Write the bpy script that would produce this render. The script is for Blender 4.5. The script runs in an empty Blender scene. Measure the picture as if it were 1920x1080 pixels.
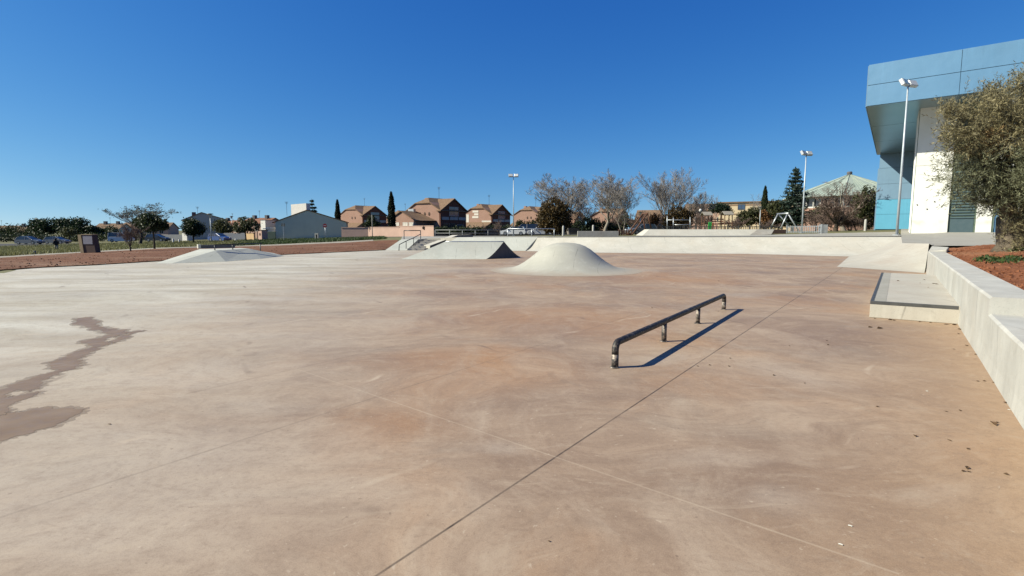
import bpy, math, random
import numpy as np
from mathutils import Vector, Matrix
random.seed(7); RNG = np.random.default_rng(11)
S = bpy.context.scene; COL = S.collection
R = math.radians
# ---------------------------------------------------------------- camera
FPX, HOR, CH = 1020.0, 430.0, 1.65
PITCH = math.atan((540 - HOR) / FPX)
def ray(u, v):
    a = (u - 960) / FPX; b = (540 - v) / FPX
    return Vector((a, math.cos(PITCH) + b * math.sin(PITCH), -math.sin(PITCH) + b * math.cos(PITCH)))
def F(u, v, z=0.0):
    d = ray(u, v); t = (z - CH) / d.z
    return Vector((d.x * t, d.y * t, z))
def At(u, v, Y):
    d = ray(u, v); t = Y / d.y
    return Vector((d.x * t, Y, CH + d.z * t))
def ux(u, Y):            # horizontal ground position seen near the horizon line
    return At(u, 436, Y).x
def uof(x, y): return 960 + FPX * x / (y * 1.0057 if y > 0 else 1e-3)
cam = bpy.data.cameras.new('camera'); co = bpy.data.objects.new('camera', cam); COL.objects.link(co)
cam.sensor_width = 36; cam.lens = 36 * FPX / 1920; cam.clip_end = 3000; cam.clip_start = 0.05
co.location = (0, 0, CH); co.rotation_euler = (math.pi / 2 - PITCH, 0, 0); S.camera = co
# ---------------------------------------------------------------- light
SUN_EL, SUN_AZ = R(36.5), math.atan2(-0.985, -0.17)   # direction to the sun: left, slightly behind the camera
sx, sy = -0.985, -0.17
sv = Vector((sx * math.cos(SUN_EL), sy * math.cos(SUN_EL), math.sin(SUN_EL))).normalized()
L = bpy.data.lights.new('sun', 'SUN'); L.energy = 5.0; L.angle = R(0.5); L.color = (1.0, 0.955, 0.77)
lo = bpy.data.objects.new('sun', L); COL.objects.link(lo); lo.rotation_euler = sv.to_track_quat('Z', 'Y').to_euler(); lo.location = (-60, -10, 50)
W = bpy.data.worlds.new('World'); S.world = W; W.use_nodes = True
nt = W.node_tree; nt.nodes.clear()
sky = nt.nodes.new('ShaderNodeTexSky'); sky.sky_type = 'NISHITA'; sky.sun_disc = False
sky.sun_elevation = SUN_EL; sky.sun_rotation = math.atan2(sx, sy) % (2 * math.pi)
sky.altitude = 300; sky.air_density = 1.0; sky.dust_density = 0.35; sky.ozone_density = 2.2
tcw = nt.nodes.new('ShaderNodeTexCoord'); mpw = nt.nodes.new('ShaderNodeMapping'); mpw.inputs['Scale'].default_value = (1, 1, .92); mpw.inputs['Location'].default_value = (0, 0, .10)
nt.links.new(tcw.outputs['Generated'], mpw.inputs[0]); nt.links.new(mpw.outputs[0], sky.inputs[0])
hs = nt.nodes.new('ShaderNodeHueSaturation'); hs.inputs['Saturation'].default_value = 1.18; hs.inputs['Hue'].default_value = 0.503
bg = nt.nodes.new('ShaderNodeBackground'); bg.inputs['Strength'].default_value = 0.07
ow = nt.nodes.new('ShaderNodeOutputWorld')
# grade of the sky colour: deeper blue overhead, pale at the horizon
sp_ = nt.nodes.new('ShaderNodeSeparateColor'); cb_ = nt.nodes.new('ShaderNodeCombineColor'); nt.links.new(sky.outputs[0], hs.inputs['Color']); nt.links.new(hs.outputs[0], sp_.inputs[0])
KS = 0.1308
for i_, (pw_, mu_) in enumerate(((1.75, 1.6), (1.23, 1.0), (.70, .87))):
    m1 = nt.nodes.new('ShaderNodeMath'); m1.operation = 'MULTIPLY'; m1.inputs[1].default_value = KS; m2 = nt.nodes.new('ShaderNodeMath'); m2.operation = 'POWER'; m2.inputs[1].default_value = pw_
    m3 = nt.nodes.new('ShaderNodeMath'); m3.operation = 'MULTIPLY'; m3.inputs[1].default_value = mu_ / KS
    nt.links.new(sp_.outputs[i_], m1.inputs[0]); nt.links.new(m1.outputs[0], m2.inputs[0]); nt.links.new(m2.outputs[0], m3.inputs[0]); nt.links.new(m3.outputs[0], cb_.inputs[i_])
nt.links.new(cb_.outputs[0], bg.inputs[0]); nt.links.new(bg.outputs[0], ow.inputs[0])
S.view_settings.view_transform = 'Standard'; S.view_settings.look = 'None'; S.view_settings.gamma = 1; S.view_settings.exposure = 0.90
# ---------------------------------------------------------------- materials
M = {}
class NT:
    def __init__(s, name):
        m = bpy.data.materials.new(name); m.use_nodes = True; s.m = m; s.t = m.node_tree
        s.b = s.t.nodes['Principled BSDF']; s.tc = s.t.nodes.new('ShaderNodeTexCoord'); M[name] = m
    def n(s, k, **kw):
        x = s.t.nodes.new(k)
        for a, v in kw.items():
            if hasattr(x, a) and a not in ('Scale',): setattr(x, a, v)
        return x
    def l(s, a, b): s.t.links.new(a, b)
    def noise(s, scale, detail=4, rough=.55, co=None, dist=0.0, sc=(1, 1, 1), rot=0.0):
        x = s.n('ShaderNodeTexNoise'); x.inputs['Scale'].default_value = scale; x.inputs['Detail'].default_value = detail
        x.inputs['Roughness'].default_value = rough; x.inputs['Distortion'].default_value = dist
        mp = s.n('ShaderNodeMapping'); mp.inputs['Scale'].default_value = sc; mp.inputs['Rotation'].default_value = (0, 0, rot)
        s.l(co or s.tc.outputs['Object'], mp.inputs[0]); s.l(mp.outputs[0], x.inputs['Vector']); return x.outputs['Fac']
    def ramp(s, fac, stops):
        x = s.n('ShaderNodeValToRGB'); e = x.color_ramp.elements
        while len(e) < len(stops): e.new(.5)
        for el, (p, c) in zip(e, stops):
            el.position = p; el.color = (c, c, c, 1) if not hasattr(c, '__len__') else (*c, 1)
        s.l(fac, x.inputs[0]); return x.outputs[0]
    def mix(s, fac, a, b, mode='MIX'):
        x = s.n('ShaderNodeMix'); x.data_type = 'RGBA'; x.blend_type = mode
        for v, i in ((fac, 0), (a, 6), (b, 7)):
            if hasattr(v, 'links'): s.l(v, x.inputs[i])
            elif i == 0: x.inputs[0].default_value = v
            else: x.inputs[i].default_value = (*v, 1)
        return x.outputs[2]
    def math(s, op, a, b=None, c=None):
        x = s.n('ShaderNodeMath'); x.operation = op
        for i, v in enumerate((a, b, c)):
            if v is None: continue
            if hasattr(v, 'links'): s.l(v, x.inputs[i])
            else: x.inputs[i].default_value = v
        return x.outputs[0]
    def col(s, c):
        GA = .64                      # real surfaces are darker than they look in a sunlit picture
        if hasattr(c, 'links'): s.l(s.mix(1.0, c, (GA, GA, GA), 'MULTIPLY'), s.b.inputs['Base Color'])
        else: s.b.inputs['Base Color'].default_value = (*(x * GA for x in c), 1)
    def set(s, rough=.8, metal=0, spec=.3):
        s.b.inputs['Roughness'].default_value = rough; s.b.inputs['Metallic'].default_value = metal
        s.b.inputs['Specular IOR Level'].default_value = spec
    def bump(s, h, strength=.3, dist=.02):
        x = s.n('ShaderNodeBump'); x.inputs['Strength'].default_value = strength; x.inputs['Distance'].default_value = dist
        s.l(h, x.inputs['Height']); s.l(x.outputs[0], s.b.inputs['Normal'])
def mat(name, c, c2=None, scale=3.0, rough=.8, metal=0, spec=.3, bump=0, bscale=None, detail=5, lo=.35, hi=.65, sc=(1, 1, 1)):
    t = NT(name); t.set(rough, metal, spec)
    if c2 is None: c2 = tuple(x * .8 for x in c)
    f = t.noise(scale, detail, .6, sc=sc); t.col(t.mix(t.ramp(f, [(lo, 0.0), (hi, 1.0)]), c2, c))
    if bump: t.bump(t.noise(bscale or scale * 8, 3), bump)
    return t.m
def leafmat(name, dark, light, trans=.15, rough=.55):
    t = NT(name); t.set(rough, 0, .25)
    g = t.n('ShaderNodeNewGeometry'); f = t.noise(1.1, 2)
    r = t.math('ADD', t.math('MULTIPLY', g.outputs['Random Per Island'], .6), t.math('MULTIPLY', f, .5))
    t.col(t.mix(t.ramp(r, [(.2, 0.0), (.9, 1.0)]), dark, light))
    tr = t.n('ShaderNodeBsdfTranslucent'); tr.inputs[0].default_value = (*light, 1)
    mx = t.n('ShaderNodeMixShader'); mx.inputs[0].default_value = trans
    o = t.t.nodes['Material Output']; t.l(t.b.outputs[0], mx.inputs[1]); t.l(tr.outputs[0], mx.inputs[2]); t.l(mx.outputs[0], o.inputs[0])
    return t.m
# poured concrete: pale, cloudy, with drip streaks and pores
def concrete(name, a, b, c=None, rough=.75, scale=.9, streak=True, bump=.12):
    a, b, c = [tuple(x * .95 for x in q) if q else None for q in (a, b, c)]
    t = NT(name); t.set(rough, 0, .3)
    f = t.noise(scale, 6, .6); k = t.mix(t.ramp(f, [(.34, 0.0), (.66, 1.0)]), a, b)
    if c is not None:
        f2 = t.noise(scale * .6, 4, .55, sc=(1.3, .8, 1)); k = t.mix(t.ramp(f2, [(.48, 0.0), (.72, .8)]), k, c)
    if streak:
        f3 = t.noise(5, 4, .6, sc=(1, 1, .12)); k = t.mix(t.ramp(f3, [(.55, 0.0), (.8, .3)]), k, tuple(x * .72 for x in a))
    p = t.noise(60, 2, .6); k = t.mix(t.ramp(p, [(.3, .35), (.42, 0.0)]), k, tuple(x * .6 for x in a))
    sc_ = t.noise(2.2, 6, .7, dist=1.5, sc=(.35, 1.6, 1), rot=R(30)); k = t.mix(t.ramp(sc_, [(.58, 0.0), (.70, .38)]), k, tuple(x * .66 for x in a))
    s2_ = t.noise(3.1, 5, .7, sc=(1.2, 1.2, .4)); k = t.mix(t.ramp(s2_, [(.56, 0.0), (.72, .45)]), k, tuple(min(.8, x * 1.22) for x in b))
    whl = t.n('ShaderNodeTexWave'); whl.inputs['Scale'].default_value = .35; whl.inputs['Distortion'].default_value = 6; whl.inputs['Detail'].default_value = 1; whl.inputs['Detail Scale'].default_value = .5; t.l(t.tc.outputs['Object'], whl.inputs[0])
    k = t.mix(t.math('MULTIPLY', t.ramp(whl.outputs[1], [(.9965, 0.0), (1.0, .5)]), t.ramp(t.noise(1.3, 3), [(.5, 0.0), (.62, 1.0)])), k, tuple(x * .35 for x in a))      # wheel marks
    t.col(k); t.bump(t.noise(14, 5), bump, .02); return t.m
# ---------------------------------------------------------------- mesh helpers
def link(o, parent=None):
    COL.objects.link(o)
    if parent is not None: o.parent = parent
    return o
class MB:
    def __init__(s): s.v = []; s.f = []
    def add(s, vs, fs):
        k = len(s.v); s.v += [tuple(x) for x in vs]; s.f += [tuple(i + k for i in f) for f in fs]; return s
    def box(s, a, b):
        x0, y0, z0 = a; x1, y1, z1 = b
        return s.add([(x0, y0, z0), (x1, y0, z0), (x1, y1, z0), (x0, y1, z0), (x0, y0, z1), (x1, y0, z1), (x1, y1, z1), (x0, y1, z1)],
                     [(0, 3, 2, 1), (4, 5, 6, 7), (0, 1, 5, 4), (1, 2, 6, 5), (2, 3, 7, 6), (3, 0, 4, 7)])
    def prism(s, poly, z0, z1):                       # poly ccw in xy
        n = len(poly); z0 = z0 if hasattr(z0, '__len__') else [z0] * n; z1 = z1 if hasattr(z1, '__len__') else [z1] * n
        vs = [(p[0], p[1], z0[i]) for i, p in enumerate(poly)] + [(p[0], p[1], z1[i]) for i, p in enumerate(poly)]
        return s.add(vs, [tuple(range(n))[::-1], tuple(range(n, 2 * n))] + [(i, (i + 1) % n, n + (i + 1) % n, n + i) for i in range(n)])
    def extr(s, poly, d):                             # planar 3d polygon swept by vector d
        n = len(poly); d = Vector(d); vs = [Vector(p) for p in poly]; vs += [p + d for p in vs]
        return s.add(vs, [tuple(range(n))[::-1], tuple(range(n, 2 * n))] + [(i, (i + 1) % n, n + (i + 1) % n, n + i) for i in range(n)])
    def tube(s, pts, r, n=8, cap=True):
        pts = [Vector(p) for p in pts]; rs = r if hasattr(r, '__len__') else [r] * len(pts); k0 = len(s.v); a = None
        for i, p in enumerate(pts):
            t = (pts[min(i + 1, len(pts) - 1)] - pts[max(i - 1, 0)]).normalized()
            if a is None:
                a = t.cross(Vector((0, 0, 1)) if abs(t.z) < .95 else Vector((1, 0, 0))).normalized()
            else:
                a = (a - t * a.dot(t)).normalized()
            b = t.cross(a)
            for j in range(n):
                w = 2 * math.pi * j / n; s.v.append(tuple(p + (a * math.cos(w) + b * math.sin(w)) * rs[i]))
        for i in range(len(pts) - 1):
            for j in range(n):
                q = k0 + i * n; s.f.append((q + j, q + (j + 1) % n, q + n + (j + 1) % n, q + n + j))
        if cap:
            s.f.append(tuple(range(k0, k0 + n))[::-1]); e = k0 + (len(pts) - 1) * n; s.f.append(tuple(range(e, e + n)))
        return s
    def lathe(s, prof, n=16, c=(0, 0, 0), cap=True):
        k0 = len(s.v)
        for r, z in prof:
            for j in range(n):
                w = 2 * math.pi * j / n; s.v.append((c[0] + r * math.cos(w), c[1] + r * math.sin(w), c[2] + z))
        for i in range(len(prof) - 1):
            for j in range(n):
                q = k0 + i * n; s.f.append((q + j, q + (j + 1) % n, q + n + (j + 1) % n, q + n + j))
        if cap: s.f.append(tuple(range(k0, k0 + n))[::-1]); e = k0 + (len(prof) - 1) * n; s.f.append(tuple(range(e, e + n)))
        return s
    def grid(s, rows, closed=False):                  # rows of equal length lists of points
        k0 = len(s.v); m = len(rows[0])
        for r in rows: s.v += [tuple(p) for p in r]
        for i in range(len(rows) - 1):
            for j in range(m - 1):
                q = k0 + i * m + j; s.f.append((q, q + 1, q + m + 1, q + m))
        return s
    def build(s, name, m, parent=None, smooth=False, bevel=0, loc=None, rz=0):
        used = sorted({i for f in s.f for i in f})
        if len(used) < len(s.v): mp_ = {k: i for i, k in enumerate(used)}; s.v = [s.v[k] for k in used]; s.f = [tuple(mp_[i] for i in f) for f in s.f]
        me = bpy.data.meshes.new(name); me.from_pydata(s.v, [], s.f); me.validate(); me.update()
        o = bpy.data.objects.new(name, me); link(o, parent)
        if m: me.materials.append(M[m])
        if smooth:
            for p in me.polygons: p.use_smooth = True
        if bevel:
            b = o.modifiers.new('bevel', 'BEVEL'); b.width = bevel; b.segments = 2; b.limit_method = 'ANGLE'; b.angle_limit = R(35)
        if loc is not None: o.location = loc
        if rz: o.rotation_euler = (0, 0, rz)
        return o
def fastmesh(name, V, k, m, parent=None, loc=None):   # V: (n,k,3) array of separate polygons
    n = len(V); me = bpy.data.meshes.new(name); me.vertices.add(n * k); me.vertices.foreach_set('co', V.reshape(-1).astype(np.float32))
    me.loops.add(n * k); me.loops.foreach_set('vertex_index', np.arange(n * k, dtype=np.int32))
    me.polygons.add(n); me.polygons.foreach_set('loop_start', np.arange(0, n * k, k, dtype=np.int32))
    me.update(calc_edges=True); me.validate(); me.materials.append(M[m])
    o = bpy.data.objects.new(name, me); link(o, parent)
    if loc is not None: o.location = loc
    return o
def thing(name, label, cat, loc=(0, 0, 0), rz=0, group=None):
    o = bpy.data.objects.new(name, None); COL.objects.link(o); o.empty_display_size = .3
    o.location = loc; o.rotation_euler = (0, 0, rz); o['label'] = label; o['category'] = cat
    if group: o['group'] = group
    return o
def tag(o, label, cat, group=None):
    o['label'] = label; o['category'] = cat
    if group: o['group'] = group
    return o
def struct(o): o['kind'] = 'structure'; return o
def stuff(o, label, cat): o['kind'] = 'stuff'; o['label'] = label; o['category'] = cat; return o
def kids(o): return [c for c in bpy.data.objects if c.parent == o]
def dup(o, loc, rz=None, label=None, parent=None):
    c = o.copy(); COL.objects.link(c)
    if parent is not None: c.parent = parent
    else:
        c.location = loc
        if rz is not None: c.rotation_euler = (0, 0, rz)
        if label: c['label'] = label
    for k in kids(o): dup(k, None, parent=c)
    return c
# ---------------------------------------------------------------- ground heights
YR = [2, 12, 23.4, 24.4, 30, 38, 43, 47, 60, 80, 110, 160, 300, 1200]
n_ = -.06
TAB = {
 -6000: [n_, n_, -.05, -.05, -.2, -.4, -.5, -.6, -.8, -1.2, -1.3, -1.4, -1.4, -1.4],
 -500: [n_, n_, 0, 0, -.1, -.25, -.35, -.45, -.8, -1.2, -1.3, -1.4, -1.4, -1.4],
 0:   [n_, n_, .02, .02, -.08, -.22, -.34, -.45, -.8, -1.2, -1.3, -1.4, -1.4, -1.4],
 160: [n_, n_, n_, n_, -.02, -.15, -.26, -.36, -.75, -1.05, -1.2, -1.2, -1.2, -1.2],
 300: [n_, n_, n_, n_, .02, -.05, -.14, -.2, -.5, -.75, -.9, -1, -1, -1],
 400: [n_, n_, n_, n_, n_, 0, -.05, -.1, -.35, -.55, -.65, -.7, -.7, -.7],
 520: [n_, n_, n_, n_, n_, .03, .02, -.02, -.15, -.28, -.33, -.35, -.35, -.35],
 640: [n_, n_, n_, n_, n_, n_, .03, .05, .06, .08, .1, .1, .1, .1],
 715: [n_, n_, n_, n_, n_, n_, n_, .1, .28, .33, .38, .4, .4, .4],
 730: [n_, n_, n_, n_, n_, n_, n_, n_, .4, .4, .4, .4, .4, .4],
 800: [n_, n_, n_, n_, n_, n_, n_, n_, .75, .55, .5, .5, .5, .5],
 960: [n_, n_, n_, n_, n_, n_, n_, n_, .85, .62, .6, .6, .6, .6],
 1200: [n_, n_, n_, n_, n_, n_, n_, n_, .97, .95, .95, 1, 1, 1],
 1500: [n_, n_, n_, n_, n_, n_, n_, n_, 1.2, 1.27, 1.3, 1.3, 1.3, 1.3],
 1740: [n_, n_, n_, n_, n_, n_, n_, n_, 1.65, 1.75, 1.8, 1.8, 1.8, 1.8],
 1747: [n_, n_, n_, .9, 1.01, 1.15, 1.23, 1.3, 1.66, 1.75, 1.8, 1.8, 1.8, 1.8],
 1775: [n_, n_, n_, .9, 1.02, 1.26, 1.33, 1.4, 1.6, 1.7, 1.8, 1.8, 1.8, 1.8],
 2000: [n_, n_, n_, .9, 1.05, 1.4, 1.45, 1.5, 1.6, 1.7, 1.8, 1.8, 1.8, 1.8],
 8000: [n_, n_, n_, .9, 1.05, 1.4, 1.45, 1.5, 1.6, 1.7, 1.8, 1.8, 1.8, 1.8]}
UC = sorted(TAB)
def gzu(u, Y):
    u = min(max(u, UC[0]), UC[-1]); Y = min(max(Y, YR[0]), YR[-1])
    i = max(k for k in range(len(UC) - 1) if UC[k] <= u); j = max(k for k in range(len(YR) - 1) if YR[k] <= Y)
    a = (u - UC[i]) / (UC[i + 1] - UC[i]); b = (Y - YR[j]) / (YR[j + 1] - YR[j])
    p, q = TAB[UC[i]], TAB[UC[i + 1]]
    return (p[j] * (1 - a) + q[j] * a) * (1 - b) + (p[j + 1] * (1 - a) + q[j + 1] * a) * b
def gz(x, y): return gzu(uof(x, max(y, 2)), y)
def GP(u, Y):            # ground point on the bearing of column u at distance Y
    x = ux(u, Y); return Vector((x, Y, gz(x, Y)))
def G(u, v, y0=12):      # where the sight line through (u,v) meets the ground
    d = ray(u, v); Y = y0
    while Y < 400:
        p = At(u, v, Y)
        if p.z <= gz(p.x, p.y): return p
        Y *= 1.01
    return At(u, v, 400)
def zt(v, Y): return At(960, v, Y).z
# ---------------------------------------------------------------- palette
mat('grass_ground', (.22, .20, .10), (.14, .145, .06), 1.2, .95, bump=.4, bscale=9)
mat('asphalt', (.06, .06, .062), (.045, .045, .048), 2, .9)
mat('path_paving', (.42, .38, .31), (.33, .30, .25), 1.5, .85)
concrete('pale_concrete', (.60, .575, .50), (.70, .67, .59), (.64, .585, .49))
concrete('hump_concrete', (.47, .46, .40), (.55, .54, .475), (.52, .50, .43), streak=False)
concrete('front_concrete', (.44, .45, .41), (.52, .53, .48), (.48, .485, .43), streak=False)
concrete('worn_concrete', (.40, .385, .33), (.47, .45, .40))
concrete('warm_concrete', (.53, .49, .42), (.60, .57, .50), (.55, .485, .41))
concrete('cool_concrete', (.55, .56, .50), (.64, .65, .585), (.60, .59, .52))
concrete('wall_concrete', (.52, .51, .47), (.66, .65, .60), (.58, .54, .47), scale=1.6)
concrete('grey_concrete', (.36, .345, .31), (.46, .44, .40), (.40, .36, .31))
concrete('plaza_concrete', (.40, .38, .33), (.48, .46, .41), (.44, .41, .35), streak=False)
concrete('dark_and_shade_concrete', (.10, .10, .11), (.16, .155, .16), (.13, .12, .12))  # for dark parts, and for ramp and ledge sides with shade in their colour
mat('black_steel', (.055, .055, .06), (.03, .03, .034), 8, .42, .7, .5)
mat('grey_steel', (.17, .17, .165), (.12, .12, .12), 6, .5, .6)
mat('rail_grey', (.27, .28, .29), (.2, .21, .22), 5, .5, .4, .4)
mat('galvanised', (.62, .65, .68), (.5, .53, .56), 5, .4, .6, .5)
mat('light_pole', (.60, .66, .72), (.5, .56, .6), 4, .45, .2, .5)
mat('dark_pole', (.05, .05, .055), None, 5, .5, .3)
mat('lamp_glass', (.80, .80, .78), (.72, .72, .7), 6, .25, 0, .6)
mat('soffit_metal', (.36, .50, .58), (.31, .45, .53), .4, .28, .55, .5)
t = NT('hall_white'); t.set(.7, 0, .3); k_ = t.mix(t.ramp(t.noise(.7, 5), [(.35, 0.0), (.65, 1.0)]), (.80, .79, .73), (.88, .88, .84))
k_ = t.mix(t.ramp(t.noise(3.2, 4, .65, sc=(1, 1, .05)), [(.56, 0.0), (.75, .28)]), k_, (.55, .52, .45)); sp_z = t.n('ShaderNodeSeparateXYZ'); t.l(t.tc.outputs['Object'], sp_z.inputs[0])
bz_ = t.math('ABSOLUTE', t.math('SUBTRACT', t.math('ADD', sp_z.outputs[2], t.math('MULTIPLY', t.noise(1.2, 3), .35)), 1.12)); k_ = t.mix(t.math('MULTIPLY', t.ramp(bz_, [(.05, 1.0), (.3, 0.0)]), t.ramp(t.noise(.9, 4), [(.42, 0.0), (.58, .5)])), k_, (.50, .46, .36)); t.col(k_)
mat('louver_metal', (.10, .15, .17), (.08, .13, .15), 3, .5, .3)
mat('frame_green', (.12, .17, .13), None, 3, .6)
mat('seam_dark', (.10, .17, .2), None, 3, .7)
for nm_, ca_ in (('cladding_blue', (.14, .305, .50)), ('cladding_greyblue', (.21, .35, .50)), ('cladding_turquoise', (.14, .46, .68))):
    t = NT(nm_); t.set(.40, .1, .45); k_ = t.mix(t.ramp(t.noise(.25, 4), [(.35, 0.0), (.65, 1.0)]), tuple(x * .92 for x in ca_), ca_)
    k_ = t.mix(t.ramp(t.noise(2.5, 4, .65, sc=(1, 1, .06)), [(.55, 0.0), (.75, .22)]), k_, tuple(min(1, x * 1.35) for x in ca_)); k_ = t.mix(t.ramp(t.noise(4, 4, .65, sc=(1, 1, .08)), [(.60, 0.0), (.78, .25)]), k_, tuple(x * .62 for x in ca_)); t.col(k_); t.bump(t.noise(.5, 2), .25, .15)
mat('copper_green', (.40, .46, .40), (.32, .385, .33), .6, .7, sc=(1, 1, .2))
mat('white_paint', (.78, .76, .72), (.70, .68, .64), 2, .6)
mat('cream', (.70, .58, .40), (.62, .50, .34), 1, .85)
mat('render_grey', (.78, .79, .63), (.70, .71, .57), .5, .85)
mat('render_white', (.54, .53, .50), (.48, .47, .45), .5, .85)
mat('render_pink', (.62, .42, .34), (.55, .37, .30), .8, .85)
mat('render_yellow', (.68, .47, .26), (.60, .41, .22), .8, .85)
mat('door_brown', (.09, .05, .035), None, 4, .7)
mat('glass_dark', (.03, .04, .055), (.02, .025, .035), 2, .08, 0, .8)
mat('glass_blue', (.08, .13, .22), (.05, .08, .15), 2, .1, 0, .8)
mat('shutter', (.76, .71, .63), (.68, .63, .56), 6, .65, sc=(.2, .2, 6))
mat('car_white', (.78, .79, .80), (.74, .75, .76), 1, .3, 0, .6)
mat('car_silver', (.22, .23, .26), (.20, .21, .24), 1, .3, .4, .6)
mat('car_blue', (.07, .13, .34), (.06, .11, .30), 1, .3, .1, .6)
mat('car_dark', (.04, .045, .06), (.03, .035, .05), 1, .3, .1, .6)
mat('tyre', (.02, .02, .02), None, 5, .9)
mat('rim', (.4, .4, .42), None, 5, .4, .7)
mat('headlight', (.75, .77, .8), None, 3, .15, 0, .7)
mat('tail_red', (.35, .02, .02), None, 3, .3)
mat('sign_red', (.50, .025, .03), None, 3, .5)
mat('sign_white', (.8, .8, .8), None, 3, .5)
mat('kiosk_tan', (.50, .38, .22), (.42, .32, .19), 2, .75)
mat('kiosk_brown', (.12, .075, .06), (.10, .06, .05), 2, .7)
mat('kiosk_panel', (.40, .38, .42), (.36, .34, .38), 1.5, .4)
mat('bark', (.10, .08, .06), (.06, .05, .04), 6, .95, bump=.5)
mat('bark_pale', (.34, .30, .25), (.22, .19, .16), 3, .9, bump=.4)
mat('twig', (.40, .36, .33), (.29, .26, .24), 1.2, .9)
mat('twig_red', (.25, .175, .145), (.18, .13, .11), 1.2, .9)
mat('olive_bark', (.20, .165, .12), (.10, .08, .06), 5, .95, bump=.8, bscale=18)
mat('play_wood', (.16, .075, .045), (.12, .055, .035), 4, .8)
mat('play_roof', (.36, .33, .28), (.30, .27, .23), 3, .8)
mat('play_green', (.05, .50, .10), (.04, .42, .08), 3, .5)
mat('play_red', (.36, .09, .05), None, 3, .6)
mat('jacket_dark', (.018, .02, .028), None, 9, .9)
mat('trousers_tan', (.40, .37, .28), None, 9, .9)
mat('skin', (.45, .27, .19), None, 9, .6)
mat('dry_leaf', (.16, .09, .045), (.10, .06, .03), 20, .9)
mat('paper', (.8, .78, .72), None, 9, .8)
leafmat('leaf_olive', (.08, .074, .036), (.38, .33, .18), .14)
leafmat('leaf_olive_green', (.06, .07, .04), (.27, .28, .165), .14)
leafmat('leaf_olive_dry', (.22, .14, .06), (.42, .29, .14), .15)
leafmat('leaf_dark', (.012, .022, .010), (.045, .065, .022))
leafmat('leaf_pine', (.012, .026, .014), (.035, .065, .026))
leafmat('leaf_mid', (.030, .040, .014), (.10, .105, .040))
leafmat('leaf_bronze', (.022, .020, .008), (.135, .085, .030))
leafmat('leaf_cypress', (.008, .013, .007), (.030, .040, .016))
leafmat('leaf_cedar', (.016, .034, .028), (.065, .100, .070))
leafmat('leaf_rust', (.10, .05, .02), (.24, .12, .045))
leafmat('leaf_grey', (.04, .05, .045), (.13, .15, .12))
leafmat('grass_blade', (.10, .11, .035), (.30, .29, .12))
leafmat('weed_green', (.02, .045, .012), (.075, .12, .03))
# bricks on the houses: masonry courses
def brick(name, a, b, mortar, s=1.0):
    t = NT(name); t.set(.9, 0, .2); x = t.n('ShaderNodeTexBrick'); x.inputs['Scale'].default_value = s
    x.inputs['Brick Width'].default_value = .5; x.inputs['Row Height'].default_value = .14; x.inputs['Mortar Size'].default_value = .02
    x.inputs['Color1'].default_value = (*a, 1); x.inputs['Color2'].default_value = (*b, 1); x.inputs['Mortar'].default_value = (*mortar, 1)
    mp = t.n('ShaderNodeMapping'); mp.inputs['Rotation'].default_value = (R(90), 0, 0)
    t.l(t.tc.outputs['Object'], mp.inputs[0]); t.l(mp.outputs[0], x.inputs[0])
    f = t.noise(.5, 4); t.col(t.mix(t.ramp(f, [(.35, .0), (.7, .3)]), x.outputs[0], tuple(v * .7 for v in a))); return t.m
brick('brick', (.42, .235, .175), (.36, .20, .148), (.46, .34, .28))
brick('brick_shaded', (.20, .075, .05), (.165, .06, .042), (.2, .12, .09))  # darker copy of the house brick: shade of the right gable side in the colour
def tiles(name, a, b):
    t = NT(name); t.set(.9, 0, .2); w = t.n('ShaderNodeTexWave'); w.wave_type = 'BANDS'; w.bands_direction = 'X'; w.inputs['Scale'].default_value = 1.4
    w.inputs['Distortion'].default_value = .6; t.l(t.tc.outputs['Object'], w.inputs[0]); f = t.noise(2.5, 5, .7)
    t.col(t.mix(t.ramp(f, [(.3, 0.0), (.7, 1.0)]), a, b)); t.bump(w.outputs[1], .5, .05); return t.m
tiles('roof_tile', (.185, .115, .075), (.30, .20, .13))
tiles('roof_tile_red', (.22, .105, .07), (.33, .17, .11))
# stripes on the cream school
t = NT('striped_cream'); t.set(.85); w = t.n('ShaderNodeTexWave'); w.wave_type = 'BANDS'; w.bands_direction = 'Z'; w.inputs['Scale'].default_value = .16
w.inputs['Distortion'].default_value = .2; t.l(t.tc.outputs['Object'], w.inputs[0]); t.col(t.mix(t.ramp(w.outputs[1], [(.04, 0.0), (.12, 1.0)]), (.30, .2, .13), (.74, .60, .40)))
# red clay soil
t = NT('red_soil'); t.set(.97, 0, .1); f = t.noise(1.3, 8, .65); k = t.mix(t.ramp(f, [(.3, 0.0), (.7, 1.0)]), (.17, .062, .030), (.40, .165, .085))
f2 = t.noise(.22, 3); k = t.mix(t.ramp(f2, [(.5, 0.0), (.7, .5)]), k, (.44, .25, .15)); t.col(k); t.bump(t.noise(9, 6, .7), .8, .06)
t = NT('brown_soil'); t.set(.97, 0, .1); f = t.noise(.9, 8, .65); k = t.mix(t.ramp(f, [(.3, 0.0), (.7, 1.0)]), (.14, .064, .040), (.255, .13, .082))
f2 = t.noise(.35, 4, .6, sc=(.35, 1.6, 1), rot=R(-20)); k = t.mix(t.ramp(f2, [(.5, 0.0), (.68, .75)]), k, (.33, .215, .15)); t.col(k); t.bump(t.noise(5, 6, .7), .8, .08)
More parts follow.
